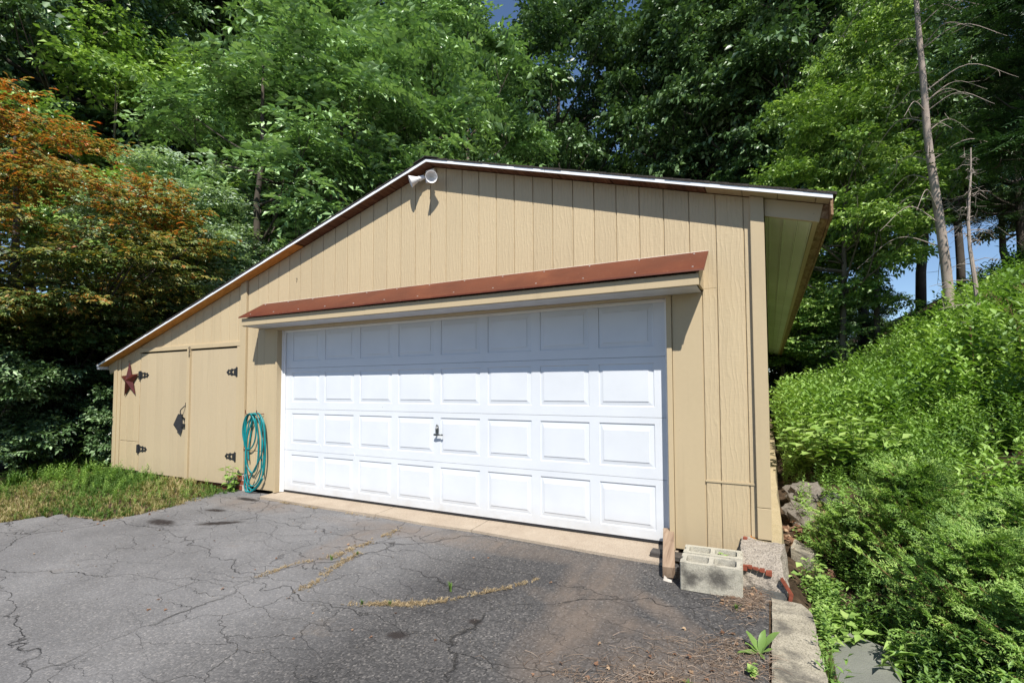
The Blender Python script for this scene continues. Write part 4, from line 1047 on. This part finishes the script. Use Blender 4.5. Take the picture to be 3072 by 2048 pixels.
pos = []; 
for k in range(26):
    a = rs.uniform(0, 2*pi); z = rs.uniform(10.8, 14.8); L = rs.uniform(.6, 2.2); c_ = np.array([9.65+L*cos(a), 12.97+L*sin(a), z])
    pos.append(c_+rs.normal(0, .25, (16, 3)))
pos = np.vstack(pos); n = len(pos); d = rdir(rs, n); d[:, 2] = d[:, 2]*.3
V, F, T = scatter(TP['ndl'], pos, d, np.tile([0, 0, 1.], (n, 1))+rs.normal(0, .3, (n, 3)), rs.uniform(.4, .7, n), np.full(n, .5)+rs.normal(0, .15, n), rs)
mk('crown', V, F, m_conifer, pine, tint=T)
# smaller dead conifer right of it
pd = at(2245, 14.5); dc = empty('dead_conifer', pd, label='thin dead conifer with bare grey twigs right of the leaning pine', cat='tree')
mb = MB(); tp = np.array([pd[0], pd[1], pd[2]]); Q = np.array([tp+np.array([.05*sin(k), 0, k*.55]) for k in range(9)]); mb.tube(Q, list(np.linspace(.06, .012, 9)), 8); mb.obj('trunk', m_barkpine, dc)
db = MB()
for k in range(40):
    i = rs.uniform(1, 7.8); b0 = np.array([np.interp(i, range(9), Q[:, j]) for j in range(3)]); a = rs.uniform(0, 2*pi); L = rs.uniform(.3, 1.1)*(1-i/11)
    e = b0+np.array([cos(a)*L, sin(a)*L, -.1*L]); db.tube([b0, (b0+e)/2+np.array([0, 0, .06]), e], [.009, .007, .003], 4)
    for _ in range(3): t_ = b0+(e-b0)*rs.uniform(.4, .9); db.tube([t_, t_+rdir(rs, 1)[0]*.22], [.004, .002], 4)
tag(db.obj('dead_twigs', m_barkpine, dc), kind='stuff')

# ------------------------------------------------------------------ weeds: plant templates
def weedplant(seed, nl=44, h=1., l=.19, w=.048, up=.35, bare=.05):
    r = np.random.RandomState(seed); t = Tmpl(); ns = r.randint(2, 4)
    for s_ in range(ns):
        bx, by = r.normal(0, .07, 2); lx, ly = r.normal(0, .16, 2); hh = r.uniform(.7, 1.05)*h; m = nl//ns
        for i in range(m):
            f = bare+(1-bare)*(i/m); a = i*2.4+r.normal(0, .3); p = (bx+lx*f*hh, by+ly*f*hh, f*hh)
            ll = l*(1.1-.45*f)*r.uniform(.8, 1.2); t.leaf(p, (cos(a), sin(a), up+.5*f*f+r.normal(0, .15)), (0.1*cos(a), .1*sin(a), 1), ll, w*r.uniform(.8, 1.3))
    return t.arr()
def grasstuft(seed, n=16, h=1., w=.02, bend=.7):
    r = np.random.RandomState(seed); V = []; F = []
    for i in range(n):
        a = r.uniform(0, 2*pi); L = h*r.uniform(.5, 1.1); b = bend*r.uniform(.4, 1.3); bx, by = r.normal(0, .06, 2); k = len(V)
        sx, sy = -sin(a)*w/2, cos(a)*w/2
        p0 = np.array([bx, by, 0]); p1 = p0+np.array([cos(a)*.22*b*L, sin(a)*.22*b*L, L*.55]); p2 = p0+np.array([cos(a)*.62*b*L, sin(a)*.62*b*L, L*(.92-.35*b)])
        V += [p0-[sx, sy, 0], p0+[sx, sy, 0], p1+[sx, sy, 0], p1-[sx, sy, 0], p2, p2+[0, 0, .001], p2+[0, 0, .001], p2]
        V = V[:-4]+[p2]; V += [p2, p2, p2][:3] if False else []
        F += [(k, k+1, k+2), (k, k+2, k+3), (k+3, k+2, k+4)]
    return np.array(V), np.array(F)
def scat2(temps, x, y, z, rz, sc, tint, rs, lean=.12):
    Vs, Fs, Ts = [], [], []; off = 0; ch = rs.randint(0, len(temps), len(x))
    for i, (TV, TF) in enumerate(temps):
        m = ch == i; n = int(m.sum())
        if n == 0: continue
        c_, s_ = np.cos(rz[m]), np.sin(rz[m]); lx, ly = rs.normal(0, lean, n), rs.normal(0, lean, n)
        fr = np.stack([np.stack([c_, s_, 0*c_], 1), np.stack([-s_, c_, 0*c_], 1), np.stack([lx, ly, np.ones(n)], 1)], 1)
        V = (np.einsum('kj,njm->nkm', TV, fr)*sc[m][:, None, None]+np.stack([x[m], y[m], z[m]], 1)[:, None, :]).reshape(-1, 3)
        k = len(TV); Vs.append(V); Fs.append(faces_rep(TF, k, n)+off); off += len(V)
        g = 4 if k % 4 == 0 and len(TF)*2 == k else 5 if k % 5 == 0 else 1
        Ts.append(np.repeat(tint[m], k)+np.repeat(rs.normal(0, .09, n*k//g), g))
    return np.vstack(Vs), np.vstack(Fs), np.clip(np.concatenate(Ts), 0, 1)
WP = [weedplant(i) for i in range(6)]; WB = [weedplant(20+i, 26, .7, .19, .12, .15) for i in range(4)]
GT = [grasstuft(i) for i in range(5)]
def region(n, fx, fy, keep, rs):
    x = rs.uniform(*fx, n); y = rs.uniform(*fy, n); k = keep(x, y); return x[k], y[k]
rs = np.random.RandomState(3)
def bank_ok(x, y):
    k = (x > 5.86+np.where(y < -.35, .02, 0)) & ~((x < 6.30) & (x > 5.94) & (y > -1.35) & (y < -.5))
    k &= rs.uniform(size=len(x)) < np.clip(.62+.75*np.sin(x*2.9+1.7*np.sin(y*2.1))*np.sin(y*2.6+np.cos(x*1.9)), .12, 1)
    k &= ~((x < 6.6) & (y > .55) & (y < 2.9) & (rs.uniform(size=len(x)) < .75)) & ~((x > 7.2) & (x < 7.75) & (y > .35) & (y < .85)) & ~((x > 7.5) & (x < 8.3) & (y > 1.6) & (y < 2.3))
    return k & ((x-CX)**2+(y-CY)**2 > 1.5)
for nm, tmp, n, fx, fy, s0, s1, mat, lab in (
    ('weeds', WP, 3300, (5.86, 9.5), (-2.6, 5), .35, .62, m_weed, 0), ('weeds', WP, 4000, (5.9, 14), (4.5, 18), .6, 1.25, m_weed, 0), ('weeds', WP, 1200, (8.5, 17), (2, 14), .9, 1.5, m_weedfar, 0),
    ('weeds', WP, 1000, (5.5, 34), (18, 44), 1.4, 2.4, m_weedfar, 0), ('weeds', WP, 900, (8, 26), (17, 30), 1.0, 1.7, m_weedfar, 0), ('low_weeds', WB, 620, (5.93, 6.08), (-2.4, .1), .28, .5, m_bright, 0),
    ('weeds', WB, 420, (5.86, 9), (-2.6, 6), .35, .6, m_weed, 0), ('tall_grass', GT, 500, (5.9, 9.5), (-2, 7), .35, .65, m_weed, 0), ('low_weeds', WP, 2600, (5.9, 8.2), (-2.6, 3), .14, .3, m_weed, 0)):
    x, y = region(n, fx, fy, bank_ok, rs)
    if nm == 'weeds' and mat is m_weedfar: k = y < 1.6*(x-6.3)+2; x, y = x[k], y[k]
    if 0: pass
    nn = len(x); z = gz(x, y)-.03; patch = .5+.3*np.sin(x*1.3+y*.7)*np.cos(y*.9-x*.4)+.22*np.sin(x*3.7+1.9*np.sin(y*2.9))
    sc = rs.uniform(s0, s1, nn)*(.8+.35*patch)*np.where(y < 5, np.clip(.55+.35*(x-5.8), .5, 1), 1)
    V, F, T = scat2(tmp, x, y, z, rs.uniform(0, 6.28, nn), sc, .15+.55*patch+rs.normal(0, .12, nn), rs)
    tag(mk(nm, V, F, mat, tint=T), label={'weeds': 'dense green weeds covering the bank right of the garage', 'tall_grass': 'arching grass blades among the weeds on the bank', 'low_weeds': 'low weeds carpeting the foot of the bank'}[nm], kind='stuff')
# low broadleaf clump beside the side wall
def leafy(name, loc, R, H, n, l, w, mat, seed, label, cat='plant', group=None, up=.1, tint0=.55):
    rs = np.random.RandomState(seed); g = empty(name, loc, label=label, cat=cat, group=group); t = Tmpl()
    st_ = MB(); 
    for k in range(max(3, n//9)):
        a = rs.uniform(0, 2*pi); rr_ = R*math.sqrt(rs.uniform(0, 1)); hx, hy = rr_*cos(a), rr_*sin(a); hz_ = H*rs.uniform(.55, 1)*(1-.35*(rr_/R)**2)
        st_.tube([(loc[0]+hx*.4, loc[1]+hy*.4, loc[2]), (loc[0]+hx*.8, loc[1]+hy*.8, loc[2]+hz_*.6), (loc[0]+hx, loc[1]+hy, loc[2]+hz_)], [.005, .004, .002], 5)
        for i in range(9):
            f = .25+.75*i/8; b = i*2.4; t.leaf((hx*(.4+.6*f), hy*(.4+.6*f), hz_*f), (cos(b), sin(b), up+rs.normal(0, .25)), (rs.normal(0, .2), rs.normal(0, .2), 1), l*rs.uniform(.6, 1.2), w*rs.uniform(.8, 1.2))
    V, F = t.arr(); st_.obj('stem', m_weedfar if False else m_stem, g)
    mk('foliage', V+np.array(loc), F, mat, g, tint=np.clip(tint0+np.repeat(rs.normal(0, .14, len(V)//4), 4), 0, 1)); return g
m_stem = simple('green_stem', (.10, .14, .04), .6)
leafy('broadleaf_clump', (6.55, 3.3, .2), .66, .85, 520, .17, .115, m_bright, 41, 'broad-leaved green clump on the bank close to the side wall')
leafy('broadleaf_clump', (6.12, 4.0, .1), .42, .95, 300, .16, .11, m_bright, 42, 'broad-leaved clump tight against the side wall')
leafy('leafy_bush', (6.75, 11.0, .25), .75, 1.9, 620, .11, .05, m_bright, 43, 'yellow-green bush rising below the far end of the eave', 'bush')
leafy('leafy_bush', (8.4, 12.0, .6), 1.0, 2.1, 620, .13, .055, m_weedfar, 44, 'grey-green bush in front of the dark wood, right of the eave', 'bush')
leafy('leafy_bush', (10.6, 10.5, 2.2), 1.3, 2.0, 800, .14, .05, m_weedfar, 45, 'tall willowy bush below the leaning pine', 'bush')
leafy('leafy_bush', (11.8, 8.2, 3.0), 1.3, 1.9, 800, .14, .05, m_weedfar, 46, 'tall willowy bush at the right edge of the bank', 'bush')
leafy('leafy_bush', (9.3, 12.8, 1.4), 1.1, 2.0, 620, .13, .05, m_weedfar, 47, 'narrow-leaved bush under the left dead branches', 'bush')
leafy('pier_weed', (5.93, -.12, -.25), .16, .36, 110, .062, .05, m_bright, 48, 'bright small-leaved weed between the rubble pier and the cedars')
leafy('pier_weed', (6.0, .75, -.12), .2, .3, 110, .06, .045, m_bright, 49, 'bright small-leaved weed near the concrete chunk')
leafy('kerb_weed', (5.97, -.62, -.3), .18, .22, 100, .085, .045, m_bright, 50, 'low weed above the flagstone beside the kerb wall')
leafy('kerb_weed', (6.33, -.85, -.32), .14, .3, 70, .12, .022, m_weed, 51, 'narrow-leaved weed at the right side of the flagstone')
leafy('brick_weed', (-.83, -.20, -.1), .11, .48, 70, .09, .055, m_weed, 52, 'broad-leaved weed growing up the post beside the brick pier', up=-.2)
leafy('block_sprout', (5.33, -.47, .08), .05, .05, 12, .03, .02, m_bright, 53, 'tiny green sprout inside the rear cinder block')
leafy('kerb_sprout', (5.59, -1.60, -.105), .05, .07, 24, .035, .03, m_bright, 54, 'small clover-like sprout between driveway and kerb wall')
# dock plant at the kerb: a few big upright leaves
def dock(loc, label):
    g = empty('dock_plant', loc, label=label, cat='plant'); rs = np.random.RandomState(9)
    for a, e, L in ((2.3, 1.0, .12), (.5, 1.25, .15), (3.5, .35, .12), (5.0, .5, .06), (1.3, 1.35, .12), (.2, .9, .07), (2.9, .8, .08)):
        V = []; n = 7; w = L*.30
        for i in range(n):
            f = i/(n-1); ww = w*(.18+.9*sin(pi*min(1, f*1.02))**.8)*.5 if 0 < f < 1 else .004
            el = e-.9*f*f*.7; x = L*f*cos(e-.5*f); z = L*f*sin(e-.35*f)
            for s_ in (-1, 0, 1): V.append((x*cos(a)-s_*ww*sin(a), x*sin(a)+s_*ww*cos(a), z+abs(s_)*ww*.35+.004*sin(9*f+s_)))
        F = [(3*i+q, 3*i+q+1, 3*i+4+q, 3*i+3+q) for i in range(n-1) for q in range(2)]
        V = np.array(V)+np.array(loc); mk('leaf', V, F, m_bright, g, smooth=True, tint=np.full(len(V), .28))
dock((5.60, -1.40, za(-1.4)), 'broad-leaved dock plant growing beside the kerb wall')

# ------------------------------------------------------------------ cedar shrubs at the lower right
def cedar(loc, H, R, seed, label, n=150, sz=.3):
    rs = np.random.RandomState(seed); g = empty('cedar_shrub', loc, label=label, cat='shrub', group='young cedars beside the garage'); L0 = np.array(loc)
    mb = MB(); Q = cr([L0+[0, 0, -.1], L0+[.03, .02, H*.5], L0+[.0, .05, H*.97]], 6); mb.tube(Q, list(np.linspace(.014+.006*H, .004, len(Q))), 8)
    pos, dr, nr = [], [], []
    for k in range(int(n/2.4)):
        f = rs.uniform(.02, .97); a = rs.uniform(0, 2*pi); L = R*(1.05-f*.85)*rs.uniform(.6, 1.1); b0 = L0+[0, 0, H*f]; e = b0+[cos(a)*L, sin(a)*L, L*rs.uniform(.05, .8)]
        m_ = (b0+e)/2+[0, 0, -.04]; mb.tube([b0, m_, e], [.0035, .0025, .0012], 5)
        for q in range(5): 
            t_ = .22+.19*q; p = b0*(1-t_)+e*t_; sd = rs.choice([-1, 1])*(.8 if q < 4 else .15)
            pos.append(p+[0, 0, -.03*(1-abs(2*t_-1))]); dr.append(norm((e-b0)/L+sd*np.array([-sin(a), cos(a), 0])+rs.normal(0, .25, 3)+[0, 0, rs.uniform(-.2, .45)])); nr.append(norm(np.array([rs.normal(0, .8), rs.normal(-.3, .7), .8])))
    mb.obj('stem', m_barkred, g)
    V, F, T = scatter(TP['ced'], np.array(pos), np.array(dr), np.array(nr), rs.uniform(.6, 1.15, len(pos))*sz*.95, rs.normal(.55, .2, len(pos)), rs)
    mk('foliage', V, F, m_cedar, g, tint=T)
cedar((6.62, .35, -.1), .80, .55, 1, 'young cedar with a visible reddish stem, nearest the garage corner', 737, .13)
cedar((6.75, -.55, -.2), .62, .55, 2, 'low spreading cedar right of the flagstone', 737, .12)
cedar((7.25, -.05, .05), .55, .5, 3, 'bright young cedar with a long orange branch at the right', 666, .12)
cedar((6.95, -1.05, -.15), .48, .45, 4, 'low cedar in the bottom right corner', 596, .12)
cedar((6.20, .55, -.15), .45, .35, 5, 'small cedar between the concrete chunk and the tall cedar', 315, .10)
cedar((7.3, -.9, .0), .6, .5, 6, 'cedar at the right edge above the bottom corner', 596, .12)

# ------------------------------------------------------------------ grass on the left, straw in the cracks, litter
rs = np.random.RandomState(8)
def left_ok(x, y):
    e = np.interp(-x, [.70, .80, 1.2, 1.62, 1.86, 2.6, 4, 8], [-1.3, -1.63, -1.66, -1.74, -2.15, -2.35, -2.75, -3.6]); return (x < -.72) & (y > e+.02) & ((y < -.12) | (x < -4.25))
x, y = region(5200, (-4.6, -.7), (-2.8, -.1), left_ok, rs); nn = len(x)
sc = rs.uniform(.045, .12, nn)*(1+.9*np.clip((y+.9), 0, 1)*(x < -1.6)); tn = .35+.3*np.sin(x*2+y*3)+rs.normal(0, .15, nn)+.30*np.exp(-((x+2.0)**2+(y+1.0)**2)/.9)+.22*(rs.uniform(size=nn) < .5)*(y < -1.1)
V, F, T = scat2([grasstuft(30+i, 12, 1, .045, .9) for i in range(4)], x, y, gz(x, y)+.0, rs.uniform(0, 6.28, nn), sc, tn, rs)
tag(mk('grass', V, F, m_grass, tint=T), label='patchy green and dry grass along the lean-to', kind='stuff')
x, y = region(1500, (-16, -4.2), (-6, 8), lambda x, y: y > np.interp(-x, [4, 8, 14], [-2.75, -3.6, -4.6]), rs); nn = len(x)
V, F, T = scat2([grasstuft(40+i, 20, 1, .05, .9) for i in range(4)], x, y, gz(x, y), rs.uniform(0, 6.28, nn), rs.uniform(.2, .4, nn), rs.normal(.3, .15, nn), rs)
tag(mk('grass', V, F, m_grass, tint=T), label='shaded grass under the maple', kind='stuff')
x, y = region(760, (-5.0, -.85), (-2.3, -.12), left_ok, rs); k = rs.uniform(size=len(x)) < np.clip((y+2.2)/1.4, 0, 1)*np.clip((-x-.9)/2, .25, 1); x, y = x[k], y[k]; nn = len(x)
V, F, T = scat2(WP+WB[:2], x, y, gz(x, y), rs.uniform(0, 6.28, nn), rs.uniform(.08, .20, nn)*(1+.5*(x < -3))*np.clip(.55+.5*(y+1.8), .5, 1), rs.normal(.3, .25, nn), rs)
tag(mk('weeds', V, F, m_weed, tint=T), label='green weeds growing up against the lean-to doors', kind='stuff')
def along(poly, n, spread, rs):
    P = np.array(poly, float); L = np.r_[0, np.cumsum(np.linalg.norm(np.diff(P, axis=0), axis=1))]; t = rs.uniform(0, L[-1], n)
    return np.interp(t, L, P[:, 0])+rs.normal(0, spread, n), np.interp(t, L, P[:, 1])+rs.normal(0, spread*.6, n)
X_, Y_ = [], []
for poly, n, s_ in (([(2.16, -1.9), (2.18, -1.62), (2.30, -1.45), (2.36, -1.36)], 120, .012), ([(2.36, -1.36), (2.39, -1.02), (2.41, -.785), (2.39, -.475)], 420, .025), ([(2.64, -1.93), (2.65, -1.79), (2.56, -1.54), (2.5, -1.16)], 300, .022),
                    ([(3.14, -1.92), (3.32, -1.83), (3.52, -1.75), (3.72, -1.59)], 520, .022), ([(3.72, -1.59), (3.85, -1.40), (4.0, -1.24), (4.13, -1.0)], 200, .016), ([(.35, -.32), (.6, -.32), (1.0, -.34)], 160, .014), ([(1.3, -.34), (2.2, -.35)], 60, .01), ([(-.75, -.6), (-.7, -1.2), (-.8, -1.6), (-1.6, -1.7)], 260, .03)):
    a, b = along(poly, n, s_, rs); X_.append(a); Y_.append(b)
x, y = np.concatenate(X_), np.concatenate(Y_); k = rs.uniform(size=len(x)) < np.clip(.7+.8*np.sin(x*9+2*np.sin(y*13))*np.cos(y*7), .12, 1); x, y = x[k], y[k]; nn = len(x)
V, F, T = scat2([grasstuft(50+i, 7, 1, .07, 1.5) for i in range(4)], x, y, za(y)-.002, rs.uniform(0, 6.28, nn), rs.uniform(.010, .038, nn), rs.normal(.45, .25, nn), rs, .9)
tag(mk('dry_grass', V, F, m_straw, tint=T), label='dry straw-coloured grass growing along the asphalt cracks', kind='stuff')
for k, (px_, py_, s_, lb) in enumerate([(2.52, -1.22, .045, 'small green sprout beside the weed in the long crack'), (3.22, -1.88, .05, 'green tuft at the left end of the straw-filled crack'), (2.405, -1.394, .06, 'small green weed in the long crack below the garage door'), (3.65, -1.464, .09, 'green grass tuft in the cracked middle of the driveway'), (3.40, -1.81, .05, 'tiny green tuft in the straw-filled crack'), (5.46, -.93, .07, 'green tuft beside the front cinder block'), (5.30, -1.86, .06, 'green tuft in the twig litter near the camera')]):
    V, F = grasstuft(70+k, 18, 1, .07, .8); V = V*s_+np.array([px_, py_, za(py_)])
    g = mk('grass_tuft', V, F, m_grass, tint=np.full(len(V), .35), loc=(px_, py_, za(py_))); tag(g, lb, 'grass tuft', 'green tufts in the driveway cracks')
# twigs and dead leaves
def twigs(n, fpos, l, rs, zf, name, label):
    mb = MB()
    for k in range(n):
        x0, y0 = fpos(rs); a = rs.uniform(0, 2*pi); L = rs.uniform(.3, 1)*l; z = zf(x0, y0)+rs.uniform(.002, .016); c_ = rs.normal(0, .5)
        mb.tube([(x0, y0, z), (x0+L*.5*cos(a), y0+L*.5*sin(a), z+rs.uniform(0, .01)), (x0+L*cos(a+c_), y0+L*sin(a+c_), z)], [.0013, .001, .0006], 3, False)
    V = np.array(mb.V); return tag(mk(name, V, mb.F, m_twig, tint=np.clip(np.repeat(rs.normal(.5, .25, len(V)//9+1), 9)[:len(V)], 0, 1)), label=label, kind='stuff')
def lit(rs):
    c_ = [(5.15, -1.86, .16, .06), (5.32, -1.62, .16, .12), (5.50, -1.45, .09, .12), (5.45, -.80, .06, .12), (5.55, -.75, .04, .12), (5.05, -2.0, .25, .06)][rs.randint(0, 6)]; return min(5.64, c_[0]+rs.normal(0, c_[2])), c_[1]+rs.normal(0, c_[3])
twigs(1500, lit, .11, rs, lambda x, y: za(y), 'twig_litter', 'dry twigs and rootlets matted at the right edge of the driveway')
def deadleaf(n, f, zf, s0, s1, label, sc=.5):
    xy = np.array([f(rs) for _ in range(n)]); x, y = xy[:, 0], xy[:, 1]; z = np.array([zf(a, b) for a, b in xy])+rs.uniform(.004, .03*sc, n)
    d = rdir(rs, n); d[:, 2] *= .3; nr = np.tile([0, 0, 1.], (n, 1))+rs.normal(0, .5*sc, (n, 3))
    t = Tmpl(); t.leaf((0, 0, 0), (0, 1, .25), (0, 0, 1), 1, .6); t.leaf((0, 0, 0), (.6, .6, .1), (0, 0, 1), .7, .4); t.leaf((0, 0, 0), (-.6, .6, .1), (0, 0, 1), .7, .4)
    V, F, T = scatter([t.arr()], np.stack([x, y, z], 1), d, nr, rs.uniform(s0, s1, n), rs.normal(.5, .25, n), rs); return tag(mk('dead_leaves', V, F, m_dead, tint=T), label=label, kind='stuff')
deadleaf(70, lit, lambda x, y: za(y), .015, .035, 'fallen brown leaves in the twig litter')
deadleaf(420, lambda r: (6.15+r.normal(0, .22), 1.0+r.normal(0, .28)), lambda x, y: float(gz(x, y)), .04, .08, 'heap of brown dead leaves below the rock slab', 2.5)
deadleaf(160, lambda r: (7.5+r.normal(0, .25), .7+r.normal(0, .4)), lambda x, y: float(gz(x, y)), .03, .06, 'brown leaves on the bare patch of the bank', 1.5)
deadleaf(46, lambda r: (r.uniform(-1, 5.2), r.uniform(-2.6, -.4)), lambda x, y: za(y)-.003, .012, .03, 'scattered small leaves on the driveway', .4)
twigs(700, lambda r: (r.choice([7.5, 7.9])+r.normal(0, .22), r.choice([.6, 1.9])+r.normal(0, .25)), .2, rs, lambda x, y: float(gz(x, y)), 'straw_litter', 'dry stalks on the bare patches of the bank')
# loose gravel on the asphalt
rs = np.random.RandomState(77); mbg = Tmpl(); n = 1100
gx = np.r_[rs.uniform(-.8, 5.6, 600), rs.normal(4.7, .5, 500)]; gy = np.r_[rs.uniform(-2.7, -.36, 600), rs.normal(-1.4, .5, 500)]; k = (gx < 5.62) & (gy < -.42) & (gx > -.6); gx, gy = gx[k], gy[k]; n = len(gx)
O = np.array([(1, 0, 0), (0, 1, 0), (-1, 0, 0), (0, -1, 0), (0, 0, .8), (0, 0, -.6)]); OF = np.array([(0, 1, 4), (1, 2, 4), (2, 3, 4), (3, 0, 4), (1, 0, 5), (2, 1, 5), (3, 2, 5), (0, 3, 5)])
r_s = rs.uniform(.0018, .0055, n); V = (O[None]*(1+rs.uniform(-.3, .3, (n, 6, 3))))*r_s[:, None, None]+np.stack([gx, gy, za(gy)+r_s*.4], 1)[:, None, :]
tag(mk('loose_gravel', V.reshape(-1, 3), faces_rep(OF, 6, n), m_rock), label='loose grit and pebbles on the driveway', kind='stuff')
# dead brown stalks standing in the weeds
mbs = MB()
for k in range(60):
    x0, y0 = 9.7+rs.normal(0, .55), 5.2+rs.normal(0, .6); z0 = float(gz(x0, y0)); h_ = rs.uniform(.8, 1.25); lx, ly = rs.normal(-.15, .25, 2)
    mbs.tube([(x0, y0, z0), (x0+lx*.4, y0+ly*.4, z0+h_*.6), (x0+lx, y0+ly, z0+h_)], [.004, .003, .002], 4, False)
    for q in range(9): a_ = rs.uniform(0, 6.28); b_ = rs.uniform(.6, .99); p0 = np.array([x0+lx*b_*b_, y0+ly*b_*b_, z0+h_*b_]); mbs.tube([p0, p0+[.035*cos(a_), .035*sin(a_), .05]], [.005, .002], 4, False)
tag(mk('dead_stalks', mbs.V, mbs.F, m_dead, tint=np.clip(rs.normal(.35, .2, len(mbs.V)), 0, 1)), label='brown dead dock stalks standing among the weeds', kind='stuff')
